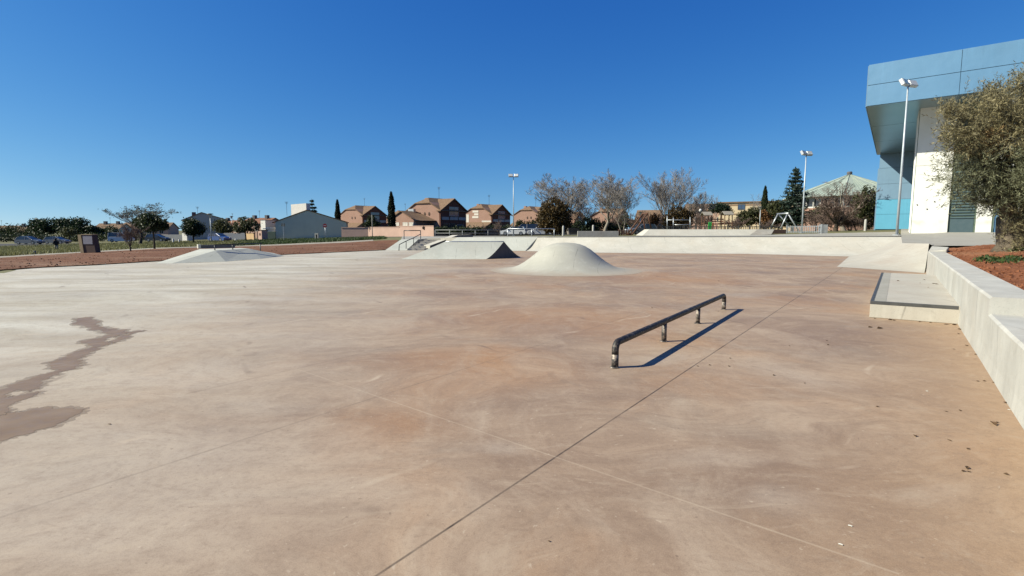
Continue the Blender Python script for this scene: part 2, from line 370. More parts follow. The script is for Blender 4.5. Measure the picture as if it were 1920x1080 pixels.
# floor slab: trowelled concrete stained by the red soil
t = NT('floor_slab'); t.set(.62, 0, .35)
gx, gy = .577, .817
sep = t.n('ShaderNodeSeparateXYZ'); t.l(t.tc.outputs['Object'], sep.inputs[0]); X, Y = sep.outputs[0], sep.outputs[1]
warp = t.n('ShaderNodeVectorMath'); warp.operation = 'MULTIPLY_ADD'
wn = t.n('ShaderNodeTexNoise'); wn.inputs['Scale'].default_value = .35; wn.inputs['Detail'].default_value = 3; t.l(t.tc.outputs['Object'], wn.inputs['Vector'])
t.l(wn.outputs['Color'], warp.inputs[0]); warp.inputs[1].default_value = (2.2, 2.2, 0); t.l(t.tc.outputs['Object'], warp.inputs[2]); WC = warp.outputs[0]
big = t.noise(.38, 5, .6, co=WC); k = t.mix(t.ramp(big, [(.36, 0.0), (.64, 1.0)]), (.35, .272, .205), (.54, .45, .355))
sw = t.noise(.8, 7, .68, co=WC, dist=1.2, sc=(.55, 1.5, 1), rot=R(-12)); k = t.mix(t.ramp(sw, [(.42, 0.0), (.66, .60)]), k, (.285, .215, .165))
sw2 = t.noise(1.0, 6, .65, co=WC, dist=.8, sc=(1.3, .5, 1), rot=R(35)); k = t.mix(t.ramp(sw2, [(.50, 0.0), (.68, .6)]), k, (.58, .51, .42))
gr = t.noise(.55, 5, .6, co=WC); k = t.mix(t.ramp(gr, [(.54, 0.0), (.72, .55)]), k, (.42, .385, .33))
# orange clay stains, some where water gathers
org = t.noise(.42, 5, .6, co=WC, sc=(1, .8, 1)); om = t.ramp(org, [(.51, 0.0), (.68, .62)]); k = t.mix(om, k, (.48, .31, .18))
def spot(cx, cy, rx, ry, rot=0):
    mp = t.n('ShaderNodeMapping'); mp.vector_type = 'TEXTURE'; mp.inputs['Location'].default_value = (cx, cy, 0); mp.inputs['Rotation'].default_value = (0, 0, rot)
    mp.inputs['Scale'].default_value = (rx, ry, 1); t.l(WC, mp.inputs[0]); ln = t.n('ShaderNodeVectorMath'); ln.operation = 'LENGTH'; t.l(mp.outputs[0], ln.inputs[0])
    return t.ramp(ln.outputs['Value'], [(.25, 1.0), (1.0, 0.0)])
O1 = Vector((1.1, 1.1, 0))
for (u, v, rx, ry, a) in ((880, 690, 1.6, 1.5, .95), (1040, 598, 2.6, 1.8, .85), (1250, 522, 4.0, 3.2, .8), (720, 790, .9, .8, .6), (1120, 500, 3.5, 2.5, .35)):
    p = F(u, v) + O1; m_ = t.math('MULTIPLY', t.math('MULTIPLY', spot(p.x, p.y, rx, ry), a), t.ramp(sw2, [(.3, 1.0), (.75, .3)])); k = t.mix(m_, k, (.46, .28, .15))
for (u, v, rx, ry, a) in ((1200, 668, .7, .35, .6), (1395, 552, 1.0, .8, .5), (950, 830, .35, .25, .5), (1480, 690, .5, .8, .4), (450, 680, 1.0, .8, .45), (1745, 940, .3, .2, .5), (1540, 960, .3, .25, .45), (430, 760, .8, .5, .5), (880, 505, 2.5, 1.6, .5), (1180, 505, 2.0, 1.6, .5), (1056, 505, 3.9, 3.7, .7), (600, 640, 1.6, .8, .45), (620, 560, 3, 1.2, .4), (430, 930, .8, .3, .35), (1330, 860, .5, .25, .35), (60, 900, 2.6, 1.4, .55), (330, 860, 2.2, .9, .45), (150, 690, 3.2, 2.0, .5), (420, 610, 4.0, 2.4, .45), (120, 1040, 1.6, .7, .5), (640, 960, 1.2, .4, .3)):
    p = F(u, v) + O1; k = t.mix(t.math('MULTIPLY', spot(p.x, p.y, rx, ry), a), k, (.56, .52, .46))
# distance from the low wall: washed-down soil
O = F(1801, 614); wl = t.math('SUBTRACT', t.math('ADD', t.math('MULTIPLY', X, gy), t.math('MULTIPLY', Y, -gx)), O.x * gy - O.y * gx)
wl2 = t.math('ADD', wl, t.math('MULTIPLY', t.noise(1.2, 5, .65, co=WC), 1.6))
k = t.mix(t.ramp(t.math('MULTIPLY_ADD', wl2, .25, .5), [(.30, 0.0), (.66, .72)]), k, (.50, .375, .25))
k = t.mix(1.0, k, (1.04, 1.025, 1.05), 'MULTIPLY')
# newer pale pour on the left
lp = t.math('ADD', t.math('MULTIPLY', X, -1.0), t.math('MULTIPLY', Y, .0))
lp = t.math('ADD', lp, t.math('MULTIPLY', t.noise(.35, 5, .65, co=WC, sc=(.5, 1.6, 1)), 5.0))
pm = t.ramp(t.math('MULTIPLY', lp, .05), [(.18, 0.0), (.38, .42), (.58, 1.0)])
pn = t.noise(.6, 6, .6, co=WC, sc=(.4, 1.6, 1)); pale = t.mix(t.ramp(pn, [(.36, 0.0), (.64, 1.0)]), (.54, .54, .48), (.78, .83, .81))
k = t.mix(pm, k, pale)
gra = t.noise(140, 2, .7); k = t.mix(t.ramp(gra, [(.32, .30), (.48, 0.0)]), k, (.2, .155, .125)); k = t.mix(t.ramp(gra, [(.54, 0.0), (.7, .28)]), k, (.66, .58, .5))
fine = t.noise(26, 4, .75); k = t.mix(t.ramp(fine, [(.3, .30), (.5, 0.0)]), k, (.22, .165, .13)); k = t.mix(t.ramp(fine, [(.56, 0.0), (.75, .3)]), k, (.60, .52, .44))
med = t.noise(5, 6, .75, co=WC); k = t.mix(t.ramp(med, [(.35, .28), (.52, 0.0)]), k, (.27, .205, .16)); k = t.mix(t.ramp(med, [(.53, 0.0), (.68, .28)]), k, (.62, .55, .46))
tro = t.noise(3.2, 5, .7, co=WC, dist=2.0, sc=(.28, 1.5, 1), rot=R(20)); k = t.mix(t.ramp(tro, [(.58, 0.0), (.68, .22)]), k, (.24, .18, .145)); k = t.mix(t.ramp(tro, [(.32, .28), (.42, 0.0)]), k, (.63, .56, .47))
chk = t.noise(1.6, 7, .8, co=WC); k = t.mix(t.ramp(chk, [(.58, 0.0), (.72, .42)]), k, (.60, .55, .47))
spk = t.noise(18, 3, .6, co=WC); k = t.mix(t.ramp(spk, [(.66, 0.0), (.72, .5)]), k, (.70, .64, .56)); k = t.mix(t.ramp(spk, [(.27, .5), (.33, 0.0)]), k, (.2, .15, .12))
# rubbed wheel marks and scratches (thin arcs)
def arcs(scale, rot, w, c, a, lo=.985):
    global k
    mp = t.n('ShaderNodeMapping'); mp.inputs['Rotation'].default_value = (0, 0, rot); t.l(WC, mp.inputs[0])
    x = t.n('ShaderNodeTexWave'); x.wave_type = 'BANDS'; x.inputs['Scale'].default_value = scale; x.inputs['Distortion'].default_value = 5; x.inputs['Detail'].default_value = 1; x.inputs['Detail Scale'].default_value = .4
    t.l(mp.outputs[0], x.inputs[0]); mk = t.ramp(t.noise(.9, 3, .6, rot=rot), [(.54, 0.0), (.66, 1.0)])
    k = t.mix(t.math('MULTIPLY', t.math('MULTIPLY', t.ramp(x.outputs[1], [(lo, 0.0), (1.0, 1.0)]), mk), a), k, c)
arcs(.16, R(40), 1, (.70, .63, .54), .55, .9995); arcs(.12, R(-25), 1, (.17, .13, .11), .55, .9995); arcs(.3, R(80), 1, (.62, .55, .47), .35, .9985)
# saw-cut joints
Pj = F(1042, 857); Pk = F(360, 855)
def joint(pt, ax, ay, w, c, a, s0=None, s1=None):
    global k
    d = t.math('ABSOLUTE', t.math('SUBTRACT', t.math('ADD', t.math('MULTIPLY', X, ax), t.math('MULTIPLY', Y, ay)), pt.x * ax + pt.y * ay))
    wv = t.math('MULTIPLY', t.ramp(t.math('MULTIPLY', d, 1.0 / w), [(.35, 1.0), (1.0, 0.0)]), a)
    if s0 is not None:
        al = t.math('ADD', t.math('MULTIPLY', X, -ay), t.math('MULTIPLY', Y, ax))
        wv = t.math('MULTIPLY', wv, t.math('MULTIPLY', t.math('GREATER_THAN', al, s0), t.math('LESS_THAN', al, s1)))
    br = t.ramp(t.noise(1.7, 4, .7), [(.3, .35), (.6, 1.0)]); k = t.mix(t.math('MULTIPLY', wv, br), k, c); return d
jd = (F(1520, 540) - F(697, 1080)).normalized()
d1 = joint(Pj, jd.y, -jd.x, .011, (.05, .04, .035), .95)
joint(Pk, jd.y, -jd.x, .018, (.14, .11, .09), .28)
Pl = F(590, 697); pd = (F(1570, 1023) - F(590, 697)).normalized()
sa_ = lambda q: q.x * pd.x + q.y * pd.y
joint(Pj, pd.y, -pd.x, .012, (.66, .59, .50), .42, sa_(F(560, 686)), sa_(F(1690, 1062)))
joint(F(560, 690), jd.y, -jd.x, .03, (.2, .15, .12), .25, F(430, 770).dot(jd), F(760, 560).dot(jd))
joint(F(900, 575), pd.y, -pd.x, .03, (.6, .52, .44), .25, sa_(F(760, 545)), sa_(F(1250, 640))); joint(F(1500, 575), jd.y, -jd.x, .03, (.2, .15, .12), .0)
k = t.mix(1.0, k, (.90, .81, .715), 'MULTIPLY')
t.col(k)
rr = t.ramp(big, [(.3, .55), (.7, .78)]); t.l(rr, t.b.inputs['Roughness'])
hh = t.math('ADD', t.math('MULTIPLY', t.noise(45, 4, .7), .25), t.math('MULTIPLY', t.noise(2.2, 6, .6, co=WC), .8)); t.bump(hh, .16, .02)
t = NT('wet_stain'); t.set(.4, 0, .2); t.col(t.mix(t.ramp(t.noise(3, 5), [(.35, 0.0), (.65, 1.0)]), (.25, .172, .112), (.31, .222, .15))); t.l(t.ramp(t.noise(9, 4), [(.3, .38), (.7, .6)]), t.b.inputs['Roughness'])
t = NT('damp_edge'); t.set(.6, 0, .2); t.col((.26, .195, .15)); t.b.inputs['Alpha'].default_value = .30
# painted, chipped steel of the grind rail
t = NT('worn_steel'); t.set(.55, .25, .4); f = t.noise(22, 6, .7); t.col(t.mix(t.ramp(f, [(.52, 0.0), (.62, 1.0)]), (.035, .032, .032), (.20, .16, .13)))
t = NT('worn_post'); t.set(.55, .3, .4); f = t.noise(14, 6, .7); t.col(t.mix(t.ramp(f, [(.46, 0.0), (.60, 1.0)]), (.07, .065, .065), (.46, .38, .31)))

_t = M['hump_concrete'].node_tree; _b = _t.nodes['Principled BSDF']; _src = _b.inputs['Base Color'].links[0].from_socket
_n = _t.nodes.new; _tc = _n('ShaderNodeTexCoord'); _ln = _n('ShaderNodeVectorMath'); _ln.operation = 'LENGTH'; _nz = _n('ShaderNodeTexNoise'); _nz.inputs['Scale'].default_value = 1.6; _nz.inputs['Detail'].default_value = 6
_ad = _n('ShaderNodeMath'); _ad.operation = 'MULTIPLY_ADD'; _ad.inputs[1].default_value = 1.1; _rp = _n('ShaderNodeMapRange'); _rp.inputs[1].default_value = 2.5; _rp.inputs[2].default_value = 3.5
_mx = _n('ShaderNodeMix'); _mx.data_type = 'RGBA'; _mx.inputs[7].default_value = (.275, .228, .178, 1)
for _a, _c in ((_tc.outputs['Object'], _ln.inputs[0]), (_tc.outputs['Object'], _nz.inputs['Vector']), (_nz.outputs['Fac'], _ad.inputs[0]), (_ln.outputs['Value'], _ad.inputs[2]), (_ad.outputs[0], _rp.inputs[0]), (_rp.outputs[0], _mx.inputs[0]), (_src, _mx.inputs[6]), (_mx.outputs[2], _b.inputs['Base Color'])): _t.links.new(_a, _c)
# ---------------------------------------------------------------- ground sheets
def fan(us, ys, name, m, off=0.0, bumpz=0.0, hfn=None):
    rows = []
    for Y in ys:
        rows.append([(ux(u, Y), Y, (gzu(u, Y) if hfn is None else hfn(u, Y)) + off + (random.uniform(-bumpz, bumpz) if bumpz else 0)) for u in us])
    b = MB(); b.grid(rows); return struct(b.build(name, m, smooth=True))
us = sorted(set(UC + list(range(-400, 2300, 50))))
ys = [2, 6, 12, 17, 22, 26, 30, 34, 38, 43, 47, 53, 60, 70, 80, 95, 110, 135, 160, 220, 300, 600, 1200]
terrain = fan(us, ys, 'ground', 'grass_ground')
b = MB(); b.add([(-500, -500, -.4), (500, -500, -.4), (500, 2, -.4), (-500, 2, -.4)], [(0, 1, 2, 3)]); struct(b.build('ground', 'grass_ground'))
g = Vector((.577, .817, 0)).normalized(); p = Vector((g.y, -g.x, 0)); WO = F(1801, 614)
def WP(s, t, z=0): q = WO + g * s + p * t; return Vector((q.x, q.y, z))
def wcoord(P): d = Vector((P.x, P.y, 0)) - Vector((WO.x, WO.y, 0)); return d.dot(g), d.dot(p)
EDGE = [(0, 508), (80, 502), (160, 498.5), (300, 490), (400, 484.5), (520, 478.5), (640, 473), (735, 468.6)]
ed = [F(u, v) for u, v in EDGE]
fl = [Vector((-34, -14, 0)), Vector((-26.5, 5, 0))] + ed + [F(990, 468) + Vector((0, 2, 0)), At(1200, 465, 44) * 1, Vector((25, 41, 0)), WP(24, .3), WP(-18, .3), WP(-22, .3)]
b = MB(); b.add([(q.x, q.y, 0) for q in fl], [tuple(range(len(fl)))[::-1]])
floor = struct(b.build('concrete_floor', 'floor_slab'))
if floor.data.polygons[0].normal.z < 0: floor.data.flip_normals()
# puddle of drying rainwater
def px4(pts): return [F(x / 3.6, 560 + y / 3.6, .0016) for x, y in pts]
def jag(P, amp, n=5, seed=3):
    rr_ = random.Random(seed); out = []
    for i, a in enumerate(P):
        c = P[(i + 1) % len(P)]; L_ = (c - a).length; nrm = Vector((-(c - a).y, (c - a).x, 0)).normalized()
        out.append(a)
        for j in range(1, n): out.append(a.lerp(c, j / n) + nrm * rr_.uniform(-1, 1) * min(amp, L_ * .18))
    return out
pud = MB()
def padd(pts, amp=.09, seed=1, z=.0016):
    P = jag(jag(px4(pts), amp, 4, seed), amp * .5, 3, seed + 9); P = [Vector((q.x, q.y, z)) for q in P]; pud.add(P, [tuple(range(len(P)))])
padd([(-120, 830), (-40, 800), (40, 785), (60, 765), (130, 770), (220, 745), (300, 735), (450, 735), (520, 745), (580, 742), (540, 775), (450, 820), (380, 855), (280, 880), (150, 920), (0, 960), (-120, 990)], .035, 1)
padd([(-60, 640), (0, 615), (110, 570), (250, 520), (330, 500), (410, 478), (340, 452), (315, 430), (440, 392), (480, 370), (600, 315), (545, 295), (690, 255), (770, 238), (690, 217), (610, 200), (580, 185), (510, 175), (530, 130), (630, 125), (640, 175), (700, 190), (730, 203), (860, 212), (800, 248), (705, 268), (740, 292), (700, 320), (600, 362), (545, 400), (555, 432), (520, 470), (430, 490), (330, 530), (290, 570), (270, 600), (190, 628), (140, 612), (60, 632), (30, 665), (100, 660), (180, 640), (262, 628), (230, 650), (140, 685), (75, 712), (60, 750), (40, 782), (-60, 790)], .10, 2)
padd([(735, 290), (800, 272), (840, 245), (900, 222), (985, 212), (960, 220), (890, 240), (840, 272), (760, 303)], .05, 5, .0019)
puddle = struct(pud.build('puddle_water', 'wet_stain'))
dmp = MB()
for poly in [f for f in pud.f]:
    P = [Vector(pud.v[i]) for i in poly]; n = len(P); area = sum(P[i].x * P[(i + 1) % n].y - P[(i + 1) % n].x * P[i].y for i in range(n)); sg_ = 1 if area > 0 else -1; out = []
    for i in range(0, n, 2):
        e = P[(i + 3) % n] - P[(i - 3) % n]; out.append(P[i] + Vector((e.y, -e.x, 0)).normalized() * sg_ * random.uniform(.02, .10) * (.5 + P[i].y * .06) - Vector((0, 0, P[i].z - .0006 - .0002 * len(dmp.f))))
    dmp.add(out, [tuple(range(len(out)))])
struct(dmp.build('damp_concrete', 'damp_edge'))
# soil strips, path, road on the left field
def strip(name, m, u0, u1, vlo, vhi, n, off, rough=0.0, nd=8, du=14):
    rows = []; UU = [u0 + (u1 - u0) * i / n for i in range(n + 1)]
    for u in UU:
        a = G(u, vlo(u)); c = G(u, vhi(u)); r = []
        for j in range(nd + 1):
            q = a.lerp(c, j / nd); w = math.sin(math.pi * j / nd)
            r.append((q.x, q.y, gz(q.x, q.y) + off + rough * w * (random.uniform(-.4, 1))))
        rows.append(r)
    bb = MB(); bb.grid(rows); return struct(bb.build(name, m, smooth=True))
def pl(*pts):
    def f(u):
        for (a, va), (c, vc) in zip(pts, pts[1:]):
            if u <= c: return va + (vc - va) * (u - a) / (c - a)
        return pts[-1][1]
    return f
vfloor = pl((-300, 527), (0, 508), (80, 502), (160, 498.5), (300, 490), (400, 484.5), (520, 478.5), (640, 473), (760, 467))
vdirt = pl((-300, 494), (0, 484.5), (160, 474.5), (300, 467), (430, 463.5), (520, 461), (640, 456), (715, 451.5), (760, 450))
vpath = pl((-300, 491), (0, 481), (160, 472), (300, 464.8), (430, 461.0), (520, 457.5), (640, 452), (760, 447))
soil = strip('soil', 'brown_soil', -300, 746, lambda u: vfloor(u) + .4, vdirt, 150, .045, .02, 10)
path = strip('path', 'path_paving', -300, 700, vdirt, lambda u: vpath(u) - .2, 60, .02, 0, 2)
road = fan([-600, -300, 0, 160, 300, 400, 480, 520], [82, 90, 100, 112], 'road', 'asphalt', .02)
road2 = fan([640, 720, 800, 900, 960, 1080, 1200], [86, 92, 98, 104], 'road', 'asphalt', .02)
# plaza on the right and the raised deck behind the banks
plaza = fan([1751, 1775, 1800, 1850, 1900, 2000, 2200, 2600, 3400], [24.5, 27, 30, 34, 38, 43, 47, 53, 60, 70], 'plaza_pavement', 'plaza_concrete', .015)
# ---- main quarter pipe
secs = [(F(985, 470.8), At(1008, 445, 43.2)), (F(1130, 474), At(1140, 444.7, 41.5)), (F(1400, 476), At(1400, 444.4, 39.5)), (F(1592, 481), At(1690, 444, 36.5))]
def loft(secs, pw=1.8, nt_=10, ns=6):
    rows = []
    for i in range(len(secs) - 1):
        for j in range(ns + (1 if i == len(secs) - 2 else 0)):
            f = j / ns; a = secs[i][0].lerp(secs[i + 1][0], f); c = secs[i][1].lerp(secs[i + 1][1], f)
            rows.append([(a.x + (c.x - a.x) * t_, a.y + (c.y - a.y) * t_, a.z + .004 + (c.z - a.z) * (t_ ** pw)) for t_ in [k_ / nt_ for k_ in range(nt_ + 1)]])
    return rows
def bank(name, secs, m, label, cat, pw=1.8, coping=None, sides=True, depth=.5):
    t_ = thing(name, label, cat, (0, 0, 0)); rows = loft(secs, pw); bb = MB(); bb.grid(rows)
    for r in ((rows[0], rows[-1]) if sides else ()):
        e = r[-1]; n = len(bb.v); bb.add([*r, (e[0], e[1], -.05), (r[0][0], r[0][1], -.05)], [tuple(range(len(r) + 2))])
    o = bb.build('riding_surface', m, t_, smooth=False)
    for q in o.data.polygons: q.use_smooth = len(q.vertices) == 4
    if coping:
        tb = MB(); tb.tube([Vector(r[-1]) + Vector((0, 0, .012)) for r in rows], .028, 8); tb.build('coping', coping, t_, smooth=True)
    return t_
qp = bank('quarter_pipe', secs, 'pale_concrete', 'long pale concrete quarter pipe running along the back of the skatepark', 'quarter pipe', 1.9, 'grey_steel')
A_, T0 = secs[-1]; T1 = At(1692, 456, 26.5); T2 = At(1742, 457, 24.3)
csecs = [(A_, T0), (F(1569, 500.5), T0.lerp(T1, .6)), (F(1604, 502.5), T1), (F(1733, 512), T2)]
corner = bank('corner_bank', csecs, 'warm_concrete', 'warm pale hip bank in the corner beyond the ledge box', 'skate bank', 1.45, None)
b1s = [(F(815, 469.5), At(858, 445.0, 44.5)), (F(985, 470.5), At(1008, 445, 43.3))]
bank('bank_ramp', b1s, 'cool_concrete', 'flat grey-white concrete bank behind the peaked spine ramp', 'skate bank', 1.0, None)
# deck
dk_front = [At(752, 449, 46.2), At(782, 449, 46.2), At(800, 447, 46.5), At(826, 446, 46), b1s[0][1], b1s[1][1], secs[1][1], secs[2][1], secs[3][1]]
rows = []
for q in dk_front:
    u = uof(q.x, q.y); e = GP(u, 59); rows.append([(q.x, q.y, q.z - .006)] + [(q.x + (e.x - q.x) * k_ / 3, q.y + (e.y - q.y) * k_ / 3, q.z - .006 + (max(e.z, .9) - q.z) * k_ / 3) for k_ in (1, 2, 3)])
b = MB(); b.grid(rows); b.add([(a.x, a.y, a.z - .006) for a in dk_front[:5]] + [(a.x, a.y, -.05) for a in dk_front[:5]][::-1], [(k_, k_ + 1, 8 - k_, 9 - k_) for k_ in range(4)])
deck = struct(b.build('deck_pavement', 'plaza_concrete'))
Lb = [(T2, .0), (T1, .0), (T0.lerp(T1, .5), 0), (T0, 0)] + [(Vector((ux(1689, y_), y_, gzu(1750, y_) - (.06 if y_ < 50 else 0))), 0) for y_ in (40, 43, 47, 53, 60, 70)]
rows = []
for q, _ in Lb:
    e = Vector((ux(1752, q.y), q.y, max(gzu(1752, max(q.y, 24.6)), .9) + .016)); rows.append([(q.x + (e.x - q.x) * k_ / 4, q.y + (e.y - q.y) * k_ / 4, q.z - .003 + (e.z - q.z) * k_ / 4) for k_ in range(5)])
b = MB(); b.grid(rows); struct(b.build('plaza_pavement', 'plaza_concrete'))
# ---- hump
hc = Vector((F(1056, 500).x, 22.1, 0)); hc.x = (1060 - 960) / FPX * 22.15
prof = [(3.05, .003), (2.80, .010), (2.52, .028), (2.22, .078), (1.95, .17), (1.68, .32), (1.43, .50), (1.20, .69), (.98, .86), (.78, .98), (.56, 1.06), (.33, 1.10), (.12, 1.115), (.01, 1.117)]
b = MB(); b.lathe(prof, 72, cap=False); hump = b.build('skate_hump', 'hump_concrete', smooth=True, loc=hc)
tag(hump, 'smooth bell-shaped pale concrete hump rising from the middle of the floor', 'skate hump')
# ---- spine ramp
A0 = F(911, 486); B0 = F(976, 482); dv = B0 - A0; rows = []
for i in range(13):
    t_ = i / 12 * .99; rows.append([])
SP = thing('spine_ramp', 'peaked two-sided pale concrete spine ramp with triangular end darkened as shade', 'skate ramp', (0, 0, 0))
zt_ = .95; prof2 = []
for i in range(-10, 11):
    w = i / 10; prof2.append(((w + 1) / 2, zt_ * (1 - abs(w)) ** 1.35 + .004))
front = []; L0, L1 = 4.75, 3.35
for k_ in range(9):
    f = k_ / 8; r = []
    for w, z in prof2:
        base = A0 + dv * w; ln = L0 + (L1 - L0) * min(1, z / zt_)
        r.append((base.x - ln * f, base.y - .02 * ln * f, z))
    front.append(r)
bb = MB(); bb.grid(front)
ss = bb.build('riding_surface', 'cool_concrete', SP)
e = front[0]; bb = MB(); bb.add([*e, ], [tuple(range(len(e)))]); n_o = bb.build('end_face', 'dark_and_shade_concrete', SP); n_o.location = (.012, -.009, 0)  # end turned from the sun, its shade put into the colour
bb = MB(); lft = front[-1]; bb.add(lft, [tuple(range(len(lft)))]); bb.build('end_face', 'cool_concrete', SP)
bb = MB(); mid = len(prof2) // 2; bb.tube([Vector(front[j][mid]) + Vector((0, 0, -.005)) for j in range(9)], .03, 8); bb.build('coping', 'galvanised', SP, smooth=True)
# ---- pyramid on the left
PY = thing('pyramid_ramp', 'low faceted pale concrete pyramid at the left edge of the floor', 'skate pyramid', (0, 0, 0))
zt2 = .52; B = [F(291, 494), F(322.5, 494), F(423, 490.5), F(491, 485), F(533, 480)]
T = [F(375.5, 466.8, zt2), F(404, 469.6, zt2), F(466.5, 466, zt2), F(450, 464.8, zt2)]
back = [F(520, 475.5), F(345, 480)]
allv = [Vector((q.x, q.y, .004)) for q in B] + T + [Vector((q.x, q.y, .0)) for q in back]
bb = MB(); bb.add(allv, [(0, 1, 6, 5), (4, 9, 8, 7), (9, 10, 5, 8), (10, 0, 5), (5, 6, 7, 8)]); fb = MB(); fb.add(allv, [(1, 2, 6), (2, 3, 7, 6), (3, 4, 7)]); fb.build('front_face', 'front_concrete', PY); bb.build('riding_surface', 'cool_concrete', PY)
# flat rail and ledge on top of it
q0, q1 = F(372, 466.0, zt2), F(441, 464.6, zt2); dq = (q1 - q0).normalized(); nq = Vector((-dq.y, dq.x, 0))
LD = thing('ledge_block', 'low ledge with dark block and pale end on top of the pyramid', 'skate ledge', (q0.x, q0.y, zt2))
l_ = (q1 - q0).length
bb = MB(); bb.prism([Vector((0, 0, 0)) + dq * .16, dq * l_, dq * l_ + nq * .35, dq * .16 + nq * .35], 0, .20); bb.build('block', 'dark_and_shade_concrete', LD, bevel=.01)  # block dark all over, only the end block pale
bb = MB(); bb.prism([Vector((0, -.02, 0)), dq * .155 + Vector((0, -.02, 0)), dq * .155 + nq * .37, nq * .37], 0, .24); bb.build('end_block', 'pale_concrete', LD, bevel=.01)
r0, r1 = F(403, 469.2, zt2), F(470, 466.2, zt2)
RL = thing('flat_rail', 'thin black flat rail on three posts on top of the pyramid', 'skate rail', (r0.x, r0.y, zt2)); dr = r1 - r0
bb = MB(); bb.tube([dr * -.02 + Vector((0, 0, .29)), dr * 1.35 + Vector((0, 0, .29))], .03, 10); bb.build('rail', 'black_steel', RL, smooth=True)
for w in (0, .48): bb = MB(); bb.tube([dr * w, dr * w + Vector((0, 0, .28))], .028, 10); bb.build('post', 'grey_steel', RL, smooth=True)
bb = MB(); bb.tube([dr * 1.3 + Vector((0, 0, -.45)), dr * 1.3 + Vector((0, 0, .28))], .028, 10); bb.build('post', 'grey_steel', RL, smooth=True)
# ---- stairs, hubba ledge, hand rail
ST = thing('stair_flight', 'short flight of pale concrete steps beside the black handrail', 'stairs', (0, 0, 0))
sA, sB = F(764, 469.3), F(796, 469.3); sT = At(778, 449, 46.2); zd = sT.z; run = Vector((.30, .95, 0)).normalized(); ns = 5
for i in range(ns):
    z0, z1 = 0.002 if i == 0 else zd * i / ns, zd * (i + 1) / ns; a = sA + run * (.72 * i); c = sB + run * (.72 * i); e1 = sB + run * (.72 * ns); e0 = sA + run * (.72 * ns)
    bb = MB(); bb.prism([(a.x, a.y), (c.x, c.y), (e1.x, e1.y), (e0.x, e0.y)], z0, z1); bb.build('step', 'warm_concrete', ST)
sb = [(F(722, 469.3), At(752, 449, 46.2)), (F(762, 469.3), At(784, 449, 46.2))]
bank('side_bank', sb, 'cool_concrete', 'small sloping pale concrete bank left of the handrail', 'skate bank', 1.0)
HB = thing('hubba_ledge', 'sloping concrete hubba ledge with right side darkened as shade beside the steps', 'skate ledge', (0, 0, 0))
h0 = F(795, 468.5); h1 = F(803.5, 469); wv = h1 - h0; run2 = Vector((.43, .9, 0)).normalized(); hl = 4.3
def hub(P): return [P + Vector((0, 0, .004)), P + Vector((0, 0, .36)), P + run2 * hl + Vector((0, 0, zd + .36)), P + run2 * (hl + 2.6) + Vector((0, 0, zd + .36)), P + run2 * (hl + 2.6) + Vector((0, 0, .0))]
a, c = hub(h0), hub(h1 + Vector((.12, 0, 0))); bb = MB(); bb.add(a + c, [(0, 1, 2, 3, 4), (9, 8, 7, 6, 5), (0, 5, 6, 1), (1, 6, 7, 2), (2, 7, 8, 3), (3, 8, 9, 4)]); bb.build('ledge', 'pale_concrete', HB)
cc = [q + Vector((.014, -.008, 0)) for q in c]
ld2 = MB(); ld2.add([cc[0], cc[4], cc[3] , cc[2], cc[1]], [(0, 1, 2, 3, 4)]); ld2.build('side_face', 'dark_and_shade_concrete', HB)  # dark sheet over the pale ledge side: shade painted in
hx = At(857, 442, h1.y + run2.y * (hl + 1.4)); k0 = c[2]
LB = MB(); LB.prism([(k0.x, k0.y), (hx.x, hx.y), (hx.x, hx.y + .5), (k0.x, k0.y + .5)], zd - .1, k0.z - .004); LB.build('ledge_end', 'dark_and_shade_concrete', HB)  # flat part of the ledge, its shaded right face coloured dark
HR = thing('handrail', 'black tubular handrail running down the steps', 'handrail', tuple(F(748, 470)))
w0 = F(748, 470); pts = [F(748, 470), At(748.7, 458.5, 42.2), At(761, 452.3, 43.1), At(775, 446.2, 44.4), At(788, 439.2, 45.8)]
bb = MB(); bb.tube([q - w0 for q in pts], .032, 8); bb.build('rail', 'black_steel', HR, smooth=True)
for (u, v, vb, Y) in ((761.5, 452.3, 466.5, 43.1), (775.5, 446.2, 459, 44.4)):
    t_ = At(u, v, Y) - w0; q_ = At(u, vb, Y) - w0; bb = MB(); bb.tube([q_, t_], .028, 8); bb.build('post', 'black_steel', HR, smooth=True)
def railing(name, label, us_, Y, vtop, vbot, m, r, mids=(), grp=None, legs=None):
    o = GP(us_[0], Y); zb = [At(u, vbot, Y).z for u in us_]; o.z = zb[0]
    T_ = thing(name, label, 'railing', o, group=grp); P = [At(u, vtop, Y) for u in us_]
    bb = MB(); bb.tube([P[0] - o, P[-1] - o], r, 8); bb.build('top_rail', m, T_, smooth=True)
    for mv in mids:
        bb = MB(); bb.tube([At(us_[0], mv, Y) - o, At(us_[-1], mv, Y) - o], r * .8, 8); bb.build('mid_rail', m, T_, smooth=True)
    for i, u in enumerate(us_):
        q = At(u, vbot, Y); bb = MB(); bb.tube([(q.x - o.x, 0, min(q.z, gz(q.x, Y)) - o.z - .1), (P[i].x - o.x, 0, P[i].z - o.z)], r, 8); bb.build('post', m, T_, smooth=True)
    return T_
railing('guard_railing', 'thin dark guard railing in front of the pink garden wall', [757.5, 788.5], 47.2, 432.3, 450, 'black_steel', .035)
railing('guard_railing', 'grey two-bar guard railing behind the spine ramp and hubba', [816, 843, 867, 891, 915, 938], 58.5, 431.3, 442, 'rail_grey', .035, (437.2,))
railing('guard_railing', 'white-topped guard railing in front of the parked cars', [952, 997, 1039], 58, 428.8, 441.2, 'galvanised', .04)
